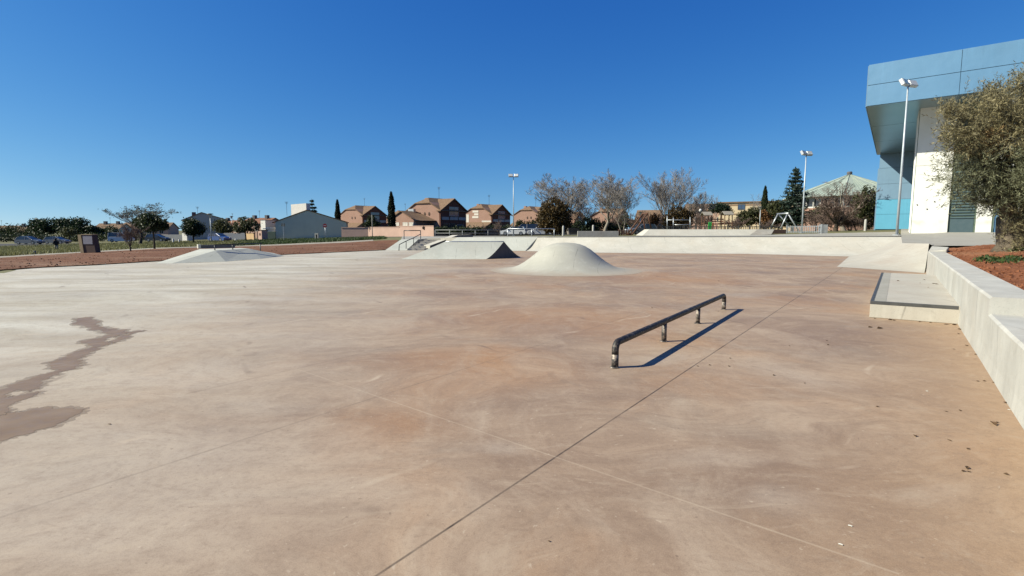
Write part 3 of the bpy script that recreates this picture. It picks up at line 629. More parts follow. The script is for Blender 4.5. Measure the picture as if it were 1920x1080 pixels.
# ---- ledge box with steel edge
bz = .31; c0 = F(1630, 595); s0, t0 = wcoord(c0); ln = wcoord(F(1648, 511, bz))[0] - s0
BX = thing('ledge_box', 'low concrete manual box with dark steel edging against the right wall', 'skate ledge', (WP(s0, t0).x, WP(s0, t0).y, 0))
def BL(s, t, z): q = WP(s0 + s, t0 + t) - WP(s0, t0); return (q.x, q.y, z)
tw = -t0 + .004
bb = MB(); bb.prism([BL(0, 0, 0), BL(0, tw, 0), BL(ln, tw, 0), BL(ln, 0, 0)], .003, bz); bb.build('block', 'warm_concrete', BX, bevel=.006)
st = MB(); e_ = .055; st.prism([BL(-.004, -.004, 0), BL(-.004, tw - .02, 0), BL(e_, tw - .02, 0), BL(e_, -.004, 0)], bz - e_, bz + .004)
st.prism([BL(e_ + .001, -.004, 0), BL(e_ + .001, e_, 0), BL(ln + .004, e_, 0), BL(ln + .004, -.004, 0)], bz - e_, bz + .004); st.build('steel_edge', 'grey_steel', BX, bevel=.003)
st = MB(); st.prism([BL(.08, .058, 0), BL(.08, .24, 0), BL(ln - .03, .24, 0), BL(ln - .03, .058, 0)], bz + .0005, bz + .003); st.build('worn_strip', 'worn_concrete', BX)
# ---- low retaining wall
hH, hL = .83, .625; sS = wcoord(F(1846, 556, hH))[0]; sF = 13.9
LW = thing('retaining_wall', 'low white concrete retaining wall with one step along the red soil', 'wall', tuple(WP(sS, 0)))
def WL(s, t, z): q = WP(s, t) - WP(sS, 0); return (q.x, q.y, z)
def wallseg(sa, sb, h, th, m, nm):
    n = max(2, int((sb - sa) / .8)); rows = []
    for i in range(n + 1):
        s = sa + (sb - sa) * i / n; w = .004 * math.sin(s * 1.7) + .002 * math.sin(s * 4.1)
        rows.append([WL(s, w * .5 - .012, -.02), WL(s, w * .7, .25 * h), WL(s, w, h - .025), WL(s, w + .025, h), WL(s, th - .02, h), WL(s, th, h - .02), WL(s, th, -.02)])
    bb = MB(); bb.grid(rows)
    for r, fl_ in ((rows[0], 1), (rows[-1], 0)):
        bb.add(r, [tuple(range(7)) if fl_ else tuple(range(7))[::-1]])
    return bb.build(nm, m, LW)
wallseg(sS, sF, hH, .5, 'wall_concrete', 'tall_section'); wallseg(-16, sS - .002, hL, .5, 'wall_concrete', 'low_section')
bb = MB(); bb.prism([WL(sF - .01, .0, 0), WL(sF - .01, .55, 0), WL(sF + 1.6, .7, 0), WL(sF + 2.6, .2, 0)], -.02, [hH, hH + .08, .96, .97]); bb.build('end_block', 'wall_concrete', LW, bevel=.03)
# soil behind the wall
rows = []; NS, NTt = 170, 90
for i in range(NS + 1):
    s = -14 + 33 * i / NS; r = []
    for j in range(NTt + 1):
        t_ = .49 + 13 * (j / NTt) ** 1.5
        f = min(1, max(0, (s - sS + .2) / .7)); h = (hL - .05) * (1 - f) + (hH - .05) * f
        f2_ = min(1, max(0, (t_ - .5) / 3.0)); h = h + (.16 + .004 * max(0, s)) * f2_ * (1 if s > sS else .9) + .008 * max(0, s - 8) * f2_
        h += random.uniform(-.018, .018) + .035 * math.sin(s * 2.1 + t_) * math.sin(t_ * 2.7 - s * .7) * min(1, (t_ - .49) * 2)
        q = WP(s, t_); r.append((q.x, q.y, h))
    rows.append(r)
bb = MB(); bb.grid(rows); soilr = struct(bb.build('soil', 'red_soil', smooth=True))
def soil_z(s, t_):
    f = min(1, max(0, (s - sS + .2) / .7)); h = (hL - .05) * (1 - f) + (hH - .05) * f
    f2_ = min(1, max(0, (t_ - .5) / 3.0)); return h + (.16 + .004 * max(0, s)) * f2_ * (1 if s > sS else .9) + .008 * max(0, s - 8) * f2_
# clods
def clods(name, m, pts, label):
    n = len(pts); base = np.array([(1, 0, 0), (-1, 0, 0), (0, 1, 0), (0, -1, 0), (0, 0, 1), (0, 0, -1)], float)
    faces = [(0, 2, 4), (2, 1, 4), (1, 3, 4), (3, 0, 4), (2, 0, 5), (1, 2, 5), (3, 1, 5), (0, 3, 5)]
    out = []
    for (x, y, z, r) in pts:
        v = base * (r * RNG.uniform(.6, 1.25, (6, 1))) * np.array([1, 1, .7]) ; a = RNG.uniform(0, 6.28); ca, sa = math.cos(a), math.sin(a)
        v = v @ np.array([[ca, sa, 0], [-sa, ca, 0], [0, 0, 1]]) + RNG.normal(0, r * .12, (6, 3)) + np.array([x, y, z])
        out.append(np.stack([v[list(f)] for f in faces]))
    return stuff(fastmesh(name, np.concatenate(out), 3, m), label, 'soil clods')
pts = []
for i in range(5200):
    s = random.uniform(-6, 18); t_ = .52 + random.random() ** 1.6 * 9; q = WP(s, t_); pts.append((q.x, q.y, soil_z(s, t_) + .01, random.uniform(.008, .03) * (1.9 if random.random() < .10 else 1)))
clods('soil_clods', 'red_soil', pts, 'red earth clods scattered on the soil behind the low wall')
pts = []
for i in range(500):
    u = random.uniform(-200, 715); f = random.random() ** 2.2; a = G(u, vfloor(u) - .5); c = G(u, vdirt(u)); q = a.lerp(c, f)
    pts.append((q.x, q.y, gz(q.x, q.y) + .07, random.uniform(.015, .05)))
clods('earth_clods', 'brown_soil', pts, 'brown earth clods along the left edge of the concrete floor')
# ---------------------------------------------------------------- grind rail
pa, pb = F(1153, 689), F(1357, 580.5); dr = pb - pa; LR = dr.length; ag = math.atan2(dr.y, dr.x)
GR = thing('grind_rail', 'low round black grind rail on four worn posts in the foreground', 'skate rail', (pa.x, pa.y, 0), ag)
hr_ = .30; cr = .09; pts = [(0, 0, .16)] + [(cr - cr * math.cos(w), 0, hr_ - cr + cr * math.sin(w)) for w in [R(k_) for k_ in (0, 15, 30, 45, 60, 75, 90)]] + [(LR - cr + cr * math.sin(w), 0, hr_ - cr + cr * math.cos(w)) for w in [R(k_) for k_ in (0, 15, 30, 45, 60, 75, 90)]] + [(LR, 0, .16)]
bb = MB(); bb.tube(pts, .042, 16); bb.build('rail', 'worn_steel', GR, smooth=True)
w1 = (F(1243, 640) - pa).dot(dr.normalized()); w2 = (F(1309, 606.5) - pa).dot(dr.normalized())
for x in (0, w1, w2, LR):
    bb = MB(); bb.tube([(x, 0, .0), (x, 0, .165 if x in (0, LR) else hr_ - .02)], .0425 if x in (0, LR) else .038, 14); pst = bb.build('post', 'worn_post', GR, smooth=True)
    bb = MB(); bb.lathe([(.062, .0), (.06, .008), (.046, .014)], 16, (x, 0, 0)); bb.build('weld_collar', 'worn_post', pst, smooth=True)
# litter on the floor
def leaf_obj(P, ang, L_, label, m='dry_leaf', name='dry_leaf', cat='leaf', grp='dry leaves on the concrete', fold=.3):
    L_ *= .75; bb = MB(); w = L_ * random.uniform(.18, .34); h = L_ * random.uniform(.05, .25)
    bb.add([(-L_ / 2, 0, .004), (-L_ * .1, w, h + .004), (L_ / 2, 0, .006), (-L_ * .1, -w, h * .7 + .004), (0, 0, .003)], [(0, 4, 1), (4, 2, 1), (0, 3, 4), (4, 3, 2)])
    o = bb.build(name, m, loc=(P.x, P.y, P.z), rz=ang); return tag(o, label, cat, grp)
lab_w = 'small brown dry leaf lying on the orange floor beside the right wall'
for (u, v, L_) in ((1812, 648, .10), (1800, 618, .12), (1797, 626, .09), (1788, 655, .06), (1830, 665, .06), (1885, 755, .07), (1862, 795, .16), (1870, 793, .06), (1716, 818, .06), (1780, 826, .06), (1815, 842, .05), (1814, 878, .08), (1806, 884, .05), (1816, 885, .05), (1887, 890, .05), (1774, 772, .05), (1800, 770, .05), (1833, 715, .06), (1846, 715, .05), (1865, 718, .07)):
    leaf_obj(F(u, v), random.uniform(0, 6.28), L_, lab_w)
for (u, v, L_) in ((1641, 597.5, .09), (1670, 600, .12), (1677, 601, .08), (1725, 603.5, .10), (1745, 605, .08), (1775, 608.5, .14), (1790, 609.5, .12), (1632, 614, .12), (1650, 616, .18)):
    leaf_obj(F(u, v), random.uniform(-.3, .3), L_, 'brown dry leaf on the floor along the front of the ledge box')
for (u, v, L_) in ((1733, 525, .10), (1752, 532, .16), (1757, 533, .10), (1684, 527, .10), (1740, 539, .08), (1725, 531, .08), (1769, 533.5, .10)):
    q = F(u, v, bz); leaf_obj(Vector((q.x, q.y, bz + .001)), random.uniform(0, 6.28), L_, 'brown dry leaf lying on top of the ledge box')
for (u, v, L_) in ((1645, 763, .05), (1550, 639, .05), (1553, 647, .06), (1480, 649, .05), (1451, 704, .06), (1509, 719, .04), (1369, 672, .05), (1347, 584, .05), (1331, 685, .05), (1308, 687, .05), (1367, 687, .05), (1222, 577, .10), (1347, 527, .12), (205, 796, .05), (1030, 1016, .025)):
    leaf_obj(F(u, v), random.uniform(0, 6.28), L_, 'small dark dry leaf lying on the open concrete floor')
for (u, v, lab) in ((1576, 1022, 'white cigarette end on the floor near the bottom edge of the picture'), (1594, 987, 'white scrap of paper on the floor above the cigarette end'), (1892, 769, 'white paper scrap on the floor close to the right wall'), (1738, 734, 'tiny pale paper scrap on the floor left of the low wall')):
    q = F(u, v); bb = MB(); bb.tube([(-.010, 0, .004), (.0, .001, .005), (.010, 0, .004)], [.0033, .0038, .003], 6); tag(bb.build('cigarette_end' if 'cigarette' in lab else 'paper_scrap', 'paper', loc=(q.x, q.y, 0), rz=-.6), lab, 'litter')
# ---------------------------------------------------------------- sports hall
def hall():
    HS = 1.27; C1 = At(1624, 199, 37.0 * HS); zs = C1.z; ztop = At(1628, 122, 37.0 * HS).z; C1 = Vector((C1.x, C1.y, 0))
    ex = At(1920, 157, 26); # direction of the facade comes from the fascia line
    d = Vector((.745, -.667, 0)).normalized(); q = Vector((.570, .822, 0)).normalized(); nrm = Vector((-d.y * -1 * -1, 0, 0))
    n = Vector((d.y, -d.x, 0))                      # outward normal of the facade (towards the skatepark)
    H = thing('sports_hall', 'big blue-clad sports hall with overhanging roof and white concrete walls', 'building', (C1.x, C1.y, 1.3))
    o = Vector((C1.x, C1.y, 1.3))
    def loc(P): return (P.x - o.x, P.y - o.y, P.z - o.z)
    BK = Vector((At(1645, 288, 60.5 * HS).x, 60.5 * HS, 0)); LN = 46 * HS
    def quad(a, b_, z0, z1, th, m, nm, par=H, out=0.0):
        nn = Vector((b_.y - a.y, -(b_.x - a.x), 0)).normalized(); a = a + nn * out; b_ = b_ + nn * out
        bb = MB(); bb.prism([loc(a)[:2], loc(b_)[:2], loc(b_ - nn * th)[:2], loc(a - nn * th)[:2]], z0 - o.z, z1 - o.z); return bb.build(nm, m, par)
    C2 = C1 + d * LN; B2 = BK + d * LN
    # roof box: fascia panels proud of a dark core
    bb = MB(); bb.prism([loc(C1 + (C2 - C1).normalized() * .1 - n * .12)[:2], loc(C2 - n * .12)[:2], loc(B2)[:2], loc(BK)[:2]], zs - o.z + .02, ztop - o.z - .05); bb.build('roof', 'cladding_greyblue', H)
    cut = (ztop - zs) * .50; splits = [0, 4.75 * HS, 14 * HS, 23.5 * HS, 33 * HS, LN]
    for a, b_ in zip(splits, splits[1:]):
        quad(C1 + d * (a + .015), C1 + d * (b_ - .015), zs, zs + cut - .02, .1, 'cladding_blue', 'fascia_panel')
        quad(C1 + d * (a + .015), C1 + d * (b_ - .015), zs + cut + .02, ztop, .1, 'cladding_blue', 'fascia_panel')
    quad(C1 + d * .02, C2, zs + .02, ztop - .02, .02, 'seam_dark', 'fascia_backing', out=-.115)
    sp = BK - C1; spn = sp.normalized(); L_ = sp.length
    for a, b_ in ((0, .30), (.303, .62), (.623, 1.0)):
        for e0, e1 in ((0.02, 6.0), (6.03, 12), (12.03, 20)):
            P = [C1 + sp * a + d * e0 - n * .13, C1 + sp * a + d * e1 - n * .13, C1 + sp * b_ + d * e1 - n * .13, C1 + sp * b_ + d * e0 - n * .13]
            bb = MB(); bb.prism([loc(x)[:2] for x in P], zs - o.z - .03, zs - o.z + .015); bb.build('soffit_panel', 'soffit_metal', H)
    quad(C1 + sp * .01, BK, zs, ztop, .06, 'cladding_greyblue', 'side_panel')
    # turquoise and grey-blue wall at the far end of the overhang
    y0 = 60.0 * HS; a = At(1640.5, 430, y0); a.z = 0; w = a + d * 5.4 * HS; zb = 1.66
    zz = [zb, At(1640, 402, y0).z, At(1640, 374.5, y0).z, At(1640, 345.5, y0).z, At(1640, 316, y0).z, zs + .0]
    for i, (z0, z1) in enumerate(zip(zz, zz[1:])):
        m = 'cladding_turquoise' if i < 2 else 'cladding_greyblue'
        quad(a + d * .0, w, z0 + .015, z1 - .015, .12, m, 'wall_panel')
    quad(a + d * .02, w, zb - .3, zs - .02, .1, 'seam_dark', 'wall_backing', out=-.13)
    bb = MB(); ga = a - d * .16 - n * .1; bb.prism([loc(ga)[:2], loc(ga + d * .14)[:2], loc(ga + d * .14 - n * .6)[:2], loc(ga - n * .6)[:2]], zb - o.z - .3, zz[4] - o.z); bb.build('corner_post', 'cladding_greyblue', H)
    # white concrete wall on the front
    w0 = At(1708, 435, 37.6 * HS); w0.z = 0
    def s_of(u):    # distance along the front from w0 to the bearing of u
        k_ = (u - 960) / (FPX * 1.0057); return (k_ * w0.y - w0.x) / (d.x - k_ * d.y)
    s1, s2, s3, s4 = s_of(1776), s_of(1828), s_of(1858), s_of(1890)
    zl = 1.22; seams = [zl, At(1740, 306, 36 * HS).z, zs - .03]
    quad(w0, w0 + d * s1, zl, seams[1] - .012, .4, 'hall_white', 'white_wall'); quad(w0, w0 + d * s1, seams[1] + .012, seams[2], .4, 'hall_white', 'white_wall')
    quad(w0 + d * .03, w0 + d * (s1 - .02), zl, zs - .06, .3, 'seam_dark', 'white_wall_backing', out=-.05)
    # side return of the white wall, ribbed
    ret = quad(w0 - n * .401 + q * 9, w0 - n * .401, zl, zs - .035, .3, 'hall_white', 'side_wall')
    for i in range(4):
        bb = MB(); x = w0 - n * .4 + q * (.5 + i * 1.3); bb.box((loc(x)[0] - .10, loc(x)[1] - .07, zl - o.z), (loc(x)[0] + .08, loc(x)[1] + .07, zs - .04 - o.z)); bb.build('side_rib', 'hall_white', H)
    bx = MB(); x = w0 - n * .3 + q * .25; bx.tube([loc(x)[:2] + (zl - o.z,), loc(x)[:2] + (zs - .05 - o.z,)], .07, 8); bx.build('downpipe', 'frame_green', H)
    # louvred door
    zlv = zs - 2.4; fo = quad(w0 + d * (s1 + .0), w0 + d * s2, zl, zs - .04, .3, 'frame_green', 'louver_frame', out=-.16)
    for j in range(48):
        z0 = zl + 1.45 + j * .235
        if z0 > zs - .4: break
        aa = w0 + d * (s1 + .14) - n * .16; cc = w0 + d * (s2 - .14) - n * .16
        bb = MB(); bb.add([loc(aa) [:2] + (z0 - o.z,), loc(cc)[:2] + (z0 - o.z,), loc(cc + n * .10)[:2] + (z0 - .10 - o.z,), loc(aa + n * .10)[:2] + (z0 - .10 - o.z,), loc(aa)[:2] + (z0 - .16 - o.z,), loc(cc)[:2] + (z0 - .16 - o.z,)], [(0, 3, 2, 1), (3, 4, 5, 2), (0, 1, 5, 4)]); 
        if j == 0: slats = MB()
        slats.add(bb.v, bb.f)
    slats.build('louver_slats', 'louver_metal', H)
    quad(w0 + d * (s1 + .14), w0 + d * (s2 - .14), zl, zl + 1.3, .03, 'louver_metal', 'louver_kick_plate', out=-.13)
    quad(w0 + d * s2, w0 + d * s3, zl, zs - .035, .4, 'hall_white', 'white_wall')
    dp = quad(w0 + d * (s3 + .14), w0 + d * s4, zl, zl + 3.7, .1, 'cladding_blue', 'blue_door', out=-.15)
    quad(w0 + d * s3, w0 + d * (s3 + .13), zl, zl + 3.8, .3, 'frame_green', 'door_frame', out=-.05)
    quad(w0 + d * s4, w0 + d * (LN - 3), zl, zs - .035, .4, 'hall_white', 'white_wall', out=-.02); quad(w0 + d * (s3 + .02), w0 + d * (s4 - .02), zl + 3.9, zs - .04, .4, 'hall_white', 'white_wall')
    for (u, v) in ((1716, 384), (1735, 392), (1748, 378)):
        s = s_of(u); Y = (w0 + d * s).y; P = At(u, v, Y); bb = MB(); bb.lathe([(.05, 0), (.05, .05), (.02, .06)], 10); k_ = bb.build('wall_hook', 'dark_pole', H); k_.location = loc(Vector((w0.x, w0.y, 0)) + d * s + Vector((0, 0, P.z))); k_.rotation_euler = n.to_track_quat('Z', 'Y').to_euler()
    tag(H, H['label'], 'building')
hall()
# ---------------------------------------------------------------- floodlight masts
def mast(u, vb, vt, Y, label, rz, wid):
    z0 = At(u, vb, Y).z; b0 = At(u, vb, Y); z1 = zt(vt, Y); h = z1 - z0
    T_ = thing('floodlight_mast', label, 'floodlight', (b0.x, Y, z0 - .02), rz, 'floodlight masts round the skatepark')
    bb = MB(); bb.tube([(0, 0, 0), (0, 0, h * .5), (0, 0, h)], [.095, .075, .05], 12); bb.build('pole', 'light_pole', T_, smooth=True)
    bb = MB(); bb.box((-.2, -.2, -.1), (.2, .2, .03)); bb.build('base_plate', 'galvanised', T_)
    bb = MB(); bb.tube([(-wid * .42, 0, h + .03), (wid * .42, 0, h + .03)], .035, 8); bb.build('crossbar', 'light_pole', T_, smooth=True)
    for sx_ in (-1, 1):
        bb = MB(); hw = wid * .215; bb.prism([(-hw, -.14), (hw, -.14), (hw, .12), (-hw, .12)], 0, .5); fl_ = bb.build('floodlight', 'galvanised', T_, bevel=.03)
        fl_.location = (sx_ * wid * .27, -.1, h - .05); fl_.rotation_euler = (R(-28), 0, R(-8 * sx_))
        gb = MB(); gb.box((-hw + .05, -.155, .05), (hw - .05, -.142, .45)); gb.build('lens', 'lamp_glass', fl_)
mast(1681.5, 440, 160, 41.6, 'tall pale floodlight mast in front of the blue sports hall', R(24), 1.75)
mast(1503.5, 435.3, 290, 62, 'pale floodlight mast beside the light picket fence and conifer', R(24), 1.65)
mast(962.8, 441, 331, 88, 'slim pale floodlight mast in front of the white parked car', 0, 1.6)
# ---------------------------------------------------------------- brick houses
def antenna(par, x, y, z, h=1.6):
    bb = MB(); bb.tube([(x, y, z), (x, y, z + h)], .03, 5)
    for k_ in range(4): bb.tube([(x - .35 + .04 * k_, y, z + h - .12 * k_), (x + .35 - .04 * k_, y, z + h - .12 * k_)], .018, 4)
    return bb.build('antenna', 'dark_pole', par)
def window(par, face, s, z, w, h, m='glass_blue', name='window', frame='white_paint', out=.05, pane=True):
    # face: (origin, direction along wall, outward normal)
    o, dx, n = face; a = o + dx * s; f = MB()
    def Bx(mb, s0, s1, z0, z1, d0, d1):
        P = [o + dx * s0 + n * d0, o + dx * s1 + n * d0, o + dx * s1 + n * d1, o + dx * s0 + n * d1]
        if (P[1] - P[0]).cross(P[2] - P[1]).z < 0: P = P[::-1]
        mb.prism([(q.x, q.y) for q in P], z0, z1)
    e = min(.08, w * .15)
    if pane:
        Bx(f, s, s + w, z, z + e, .0, out); Bx(f, s, s + w, z + h - e, z + h, .0, out); Bx(f, s, s + e, z + e, z + h - e, .0, out); Bx(f, s + w - e, s + w, z + e, z + h - e, .0, out)
        if w > .9: Bx(f, s + w / 2 - .03, s + w / 2 + .03, z + e, z + h - e, 0, out * .8)
        fo = f.build(name, frame, par); q = MB(); Bx(q, s + e, s + w - e, z + e, z + h - e, .0, out * .5); q.build('pane', m, fo)
    else:
        Bx(f, s, s + w, z, z + h, .0, out); fo = f.build(name, m, par)
    return fo
def roof_slab(par, polys, m='roof_tile', th=.14, name='roof'):
    bb = MB()
    for P in polys:
        P = [Vector(q) for q in P]; bb.extr([q for q in P], (0, 0, th))
    return bb.build(name, m, par)
PHI = R(33)
def brick_house(u, Y, scale, label, balcony, annex, base=None):
    P = GP(u, Y); P.z = base if base is not None else P.z
    H = thing('brick_house', label, 'house', P, -PHI, 'brick houses beyond the skatepark')
    Wd, D, he, hr, hg = 8.3 * scale, 7.6 * scale, 4.6 * scale, 6.9 * scale, 6.75 * scale
    bb = MB(); hc_ = 6.1 * scale; fx = .28
    bb.extr([(0, 0, -.8), (0, 0, he), (-Wd * fx, 0, hc_), (-Wd * (1 - fx), 0, hc_), (-Wd, 0, he), (-Wd, 0, -.8)], (0, D, 0)); bb.build('wall', 'brick', H)
    bb = MB(); bb.extr([(.03, .0, -.8), (.03, D, -.8), (.03, D, he), (.03, D / 2, hg), (.03, .0, he)], (-.3, 0, 0)); bb.build('gable_wall', 'brick_shaded', H)
    ov = .3
    yr = 1.5 * scale; sl = (hr - he) / (Wd / 2)
    zc = hc_ + .02
    roof_slab(H, [[(ov, -.15, he - sl * ov), (ov, D, he - sl * ov), (-Wd / 2, D, hr), (-Wd / 2, yr, hr), (-Wd * fx, -.25, he + sl * Wd * fx)],
                  [(-Wd - ov, -.15, he - sl * ov), (-Wd * (1 - fx), -.25, he + sl * Wd * fx), (-Wd / 2, yr, hr), (-Wd / 2, D, hr), (-Wd - ov, D, he - sl * ov)],
                  [(-Wd * fx, -.25, he + sl * Wd * fx), (-Wd / 2, yr, hr), (-Wd * (1 - fx), -.25, he + sl * Wd * fx)]])
    sg = (hg - he) / (D / 2); go = .35
    roof_slab(H, [[(go, -go, he - sg * go), (go, D / 2, hg), (-Wd * .45, D / 2, hg), (-Wd * .08, -go, he - sg * go)], [(go, D / 2, hg), (go, D + go, he - sg * go), (-Wd * .1, D + go, he - sg * go), (-Wd * .45, D / 2, hg)]], name='gable_roof')
    FL = (Vector((0, 0, 0)), Vector((-1, 0, 0)), Vector((0, -1, 0))); FR = (Vector((.03, 0, 0)), Vector((0, 1, 0)), Vector((1, 0, 0)))
    s = scale
    window(H, FR, D * .33, 3.55 * s, D * .36, 1.75 * s, 'glass_blue', 'gable_window', 'render_white')
    for a, w in ((.05, .25), (.345, .31), (.69, .27)): window(H, FR, D * a, 2.85 * s, D * w, .55 * s, 'render_white', 'parapet_panel', out=.12, pane=False)
    window(H, FR, D * .12, .3 * s, D * .22, 1.9 * s, 'glass_dark', 'window', 'grey_steel'); window(H, FR, D * .38, .1 * s, D * .16, 2.1 * s, 'door_brown', 'door', 'grey_steel'); window(H, FR, D * .62, .5 * s, D * .27, 1.5 * s, 'glass_dark', 'window', 'render_white')
    if balcony:
        for z, w in ((5.0, 1.7), (4.35, 1.25), (3.7, 1.8)): window(H, FL, Wd * .46, z * s, w * s, .48 * s, 'shutter', 'wall_vent_panel', pane=False)
        window(H, FL, Wd * .80, 2.7 * s, .85 * s, 1.9 * s, 'shutter', 'arched_window', 'white_paint')
        window(H, FL, Wd * .03, 2.5 * s, 2.6 * s, .62 * s, 'shutter', 'window', 'white_paint'); window(H, FL, Wd * .03, 1.05 * s, 1.7 * s, .62 * s, 'shutter', 'window', 'white_paint'); window(H, FL, Wd * .03, .15 * s, 1.6 * s, .6 * s, 'shutter', 'window', 'white_paint')
    else:
        for a in (.32, .45):
            q = MB(); q.lathe([(.36, 0), (.34, .03), (.1, .05)], 14); k_ = q.build('round_vent', 'door_brown', H); k_.location = (-Wd * a, -.01, 3.95 * s); k_.rotation_euler = (R(90), 0, 0); k_.scale = (.7, 1, 1)
    antenna(H, -Wd * .42, D * .5, hr - .1, 2.3); bb = MB(); bb.box((-Wd * .9, D * .55, he), (-Wd * .82, D * .65, hr + .3)); bb.build('chimney', 'brick', H)
    if annex:
        ax0, ax1 = -2.5 * s, -9.0 * s; dp_ = 4.0; ah, ar = 2.75 * s, 4.35 * s
        xm = (ax0 + ax1) / 2
        bb = MB(); bb.extr([(ax0, -dp_, -.8), (ax0, -dp_, ah), (xm, -dp_, ar), (ax1, -dp_, ah), (ax1, -dp_, -.8)], (0, dp_ - .01, 0)); bb.build('annex_wall', 'brick', H)
        sl_ = (ar - ah) / (xm - ax1)
        roof_slab(H, [[(ax0 + .35, -dp_ - .25, ah - sl_ * .35), (ax0 + 1.6, -.02, ah - sl_ * .35), (xm, -.02, ar), (xm, -dp_ - .25, ar)], [(ax1 - .35, -dp_ - .25, ah - sl_ * .35), (xm, -dp_ - .25, ar), (xm, -.02, ar), (ax1 - .35, -.02, ah - sl_ * .35)]], 'roof_tile', .12, 'annex_roof')
        FA = (Vector((ax0, -dp_, 0)), Vector((-1, 0, 0)), Vector((0, -1, 0))); wA = ax0 - ax1
        for a, w in ((.04, .19), (.27, .19), (.60, .18), (.80, .17)):
            window(H, FA, wA * a, 1.75 * s, wA * w, .62 * s, 'shutter', 'window', 'white_paint'); window(H, FA, wA * a, .55 * s, wA * w, .85 * s, 'shutter', 'window', 'white_paint')
        q = MB(); q.lathe([(.28, 0), (.26, .04), (.1, .06)], 12); k_ = q.build('round_vent', 'door_brown', H); k_.location = (ax0 - wA * .53, -dp_ - .01, 1.5 * s); k_.rotation_euler = (R(90), 0, 0)
        bb = MB(); bb.box((xm - 1.1, -1.2, ar - .15), (xm + .3, -.6, ar + .55)); bb.build('rooftop_box', 'galvanised', H)
    else:
        bb = MB(); bb.extr([(-.3, -4, -.8), (-.3, -4, .75 * s), (-.3, -.02, 2.6 * s), (-.3, -.02, -.8)], (-Wd * .95, 0, 0)); bb.build('porch', 'brick', H)
        roof_slab(H, [[(0, -4.3, .68 * s), (0, -.03, 2.65 * s), (-Wd, -.03, 2.65 * s), (-Wd, -4.3, .68 * s)]], 'roof_tile', .12, 'porch_roof')
    return H
brick_house(826, 100, 1.0, 'nearest brick house with low annex of white windows behind the pink wall', False, True)
brick_house(922.5, 122, .97, 'brick house with stacked white panels on its lit side, left of the central mast', True, False)
brick_house(1012, 146, 1.03, 'brick house partly hidden behind the big round bronze tree', False, False)
brick_house(1078, 165, .9, 'farthest brick house glimpsed between the round tree and bare trees', False, False)
brick_house(1158, 132, .85, 'low brick house behind the bare trees and picket fence', False, False)
brick_house(681, 150, 1.15, 'brick house with long roof and dark front behind the left cypress', False, False)
brick_house(760, 158, .95, 'distant brick house behind the taller cypress', False, False)
# ---------------------------------------------------------------- rendered gable houses on the left
def gable_house(name, label, u, Y, ang, wd, ln, he, hr, base, wallm, sidem, roofm, kids_fn=None, ridge=.5):
    P = GP(u, Y); P.z = base; H = thing(name, label, 'house', P, ang)
    # local: gable wall on y=0 from x=0 to wd (faces -y), long side on x=0 running to +y
    rx = wd * ridge; bb = MB(); bb.extr([(0, 0, -.8), (wd, 0, -.8), (wd, 0, he), (rx, 0, hr), (0, 0, he)], (0, .3, 0)); bb.build('gable_wall', wallm, H)
    bb = MB(); bb.extr([(.02, .3, -.8), (wd - .02, .3, -.8), (wd - .02, .3, he - .02), (rx, .3, hr - .03), (.02, .3, he - .02)], (0, ln, 0)); bb.build('wall', sidem, H)
    s1, s2 = (hr - he) / rx, (hr - he) / (wd - rx); ov = .55
    roof_slab(H, [[(-ov, -.12, he - s1 * ov), (rx, -.12, hr), (rx, ln, hr), (-ov, ln, he - s1 * ov)], [(rx, -.12, hr), (wd + .25, -.12, he - s2 * .25), (wd + .25, ln, he - s2 * .25), (rx, ln, hr)]], roofm, .16)
    if kids_fn: kids_fn(H)
    return H
def l1(H):
    bb = MB(); bb.prism([(2.5, 3.6), (5.6, .9), (6.3, 1.7), (3.2, 4.4)], 3.9, [6.85, 7.0, 7.0, 6.85]); bb.build('rooftop_wall', 'white_paint', H)
    bb = MB(); bb.box((-.03, 1.5, 1.2), (0, 3, 2.5)); bb.box((-.03, 4, 1.2), (0, 5.4, 2.5)); bb.build('window', 'glass_dark', H)
    bb = MB(); bb.box((-1.9, 1.0, -.3), (-.03, 1.25, 2.4)); bb.build('porch_wall', 'white_paint', H); bb = MB(); bb.box((-2.4, .9, 2.0), (-.03, 5.5, 2.15)); bb.build('porch_beam', 'white_paint', H)
    antenna(H, 1.0, 9, 4.8, 2.8); bb = MB(); bb.box((2.2, 6, 5), (2.7, 6.5, 6.6)); bb.build('chimney', 'dark_and_shade_concrete', H)
gable_house('gabled_house', 'plain grey-green gable end of a house with white rooftop wall, right of the yellow wall', 517, 105, R(15), 13.0, 12, 3.35, 5.6, -.3, 'render_grey', 'cream', 'roof_tile_red', l1, .45)
def l2(H):
    F_ = (Vector((0, 12, 0)), Vector((0, -1, 0)), Vector((-1, 0, 0)))
    for s in (1, 4, 7, 9.6): window(H, F_, s, 3.2, 1.1, 1.3, 'shutter', 'window', 'render_pink'); window(H, F_, s, .6, 1.3, 1.5, 'door_brown', 'door', 'render_pink')
    bb = MB(); bb.box((1.5, 3, 5.2), (2.3, 3.8, 6.5)); bb.build('chimney', 'dark_and_shade_concrete', H); bb = MB(); bb.box((1.2, 8, 5.2), (2.0, 8.8, 6.3)); bb.build('chimney', 'dark_and_shade_concrete', H)
    antenna(H, 2.6, 5, 6, 1.8)
gable_house('gabled_house', 'two-storey house with pale grey gable and pinkish lit front, left of the lamp', 346, 125, R(27), 8.6, 12, 4.7, 6.3, -.85, 'render_white', 'render_pink', 'roof_tile_red', l2, .42)
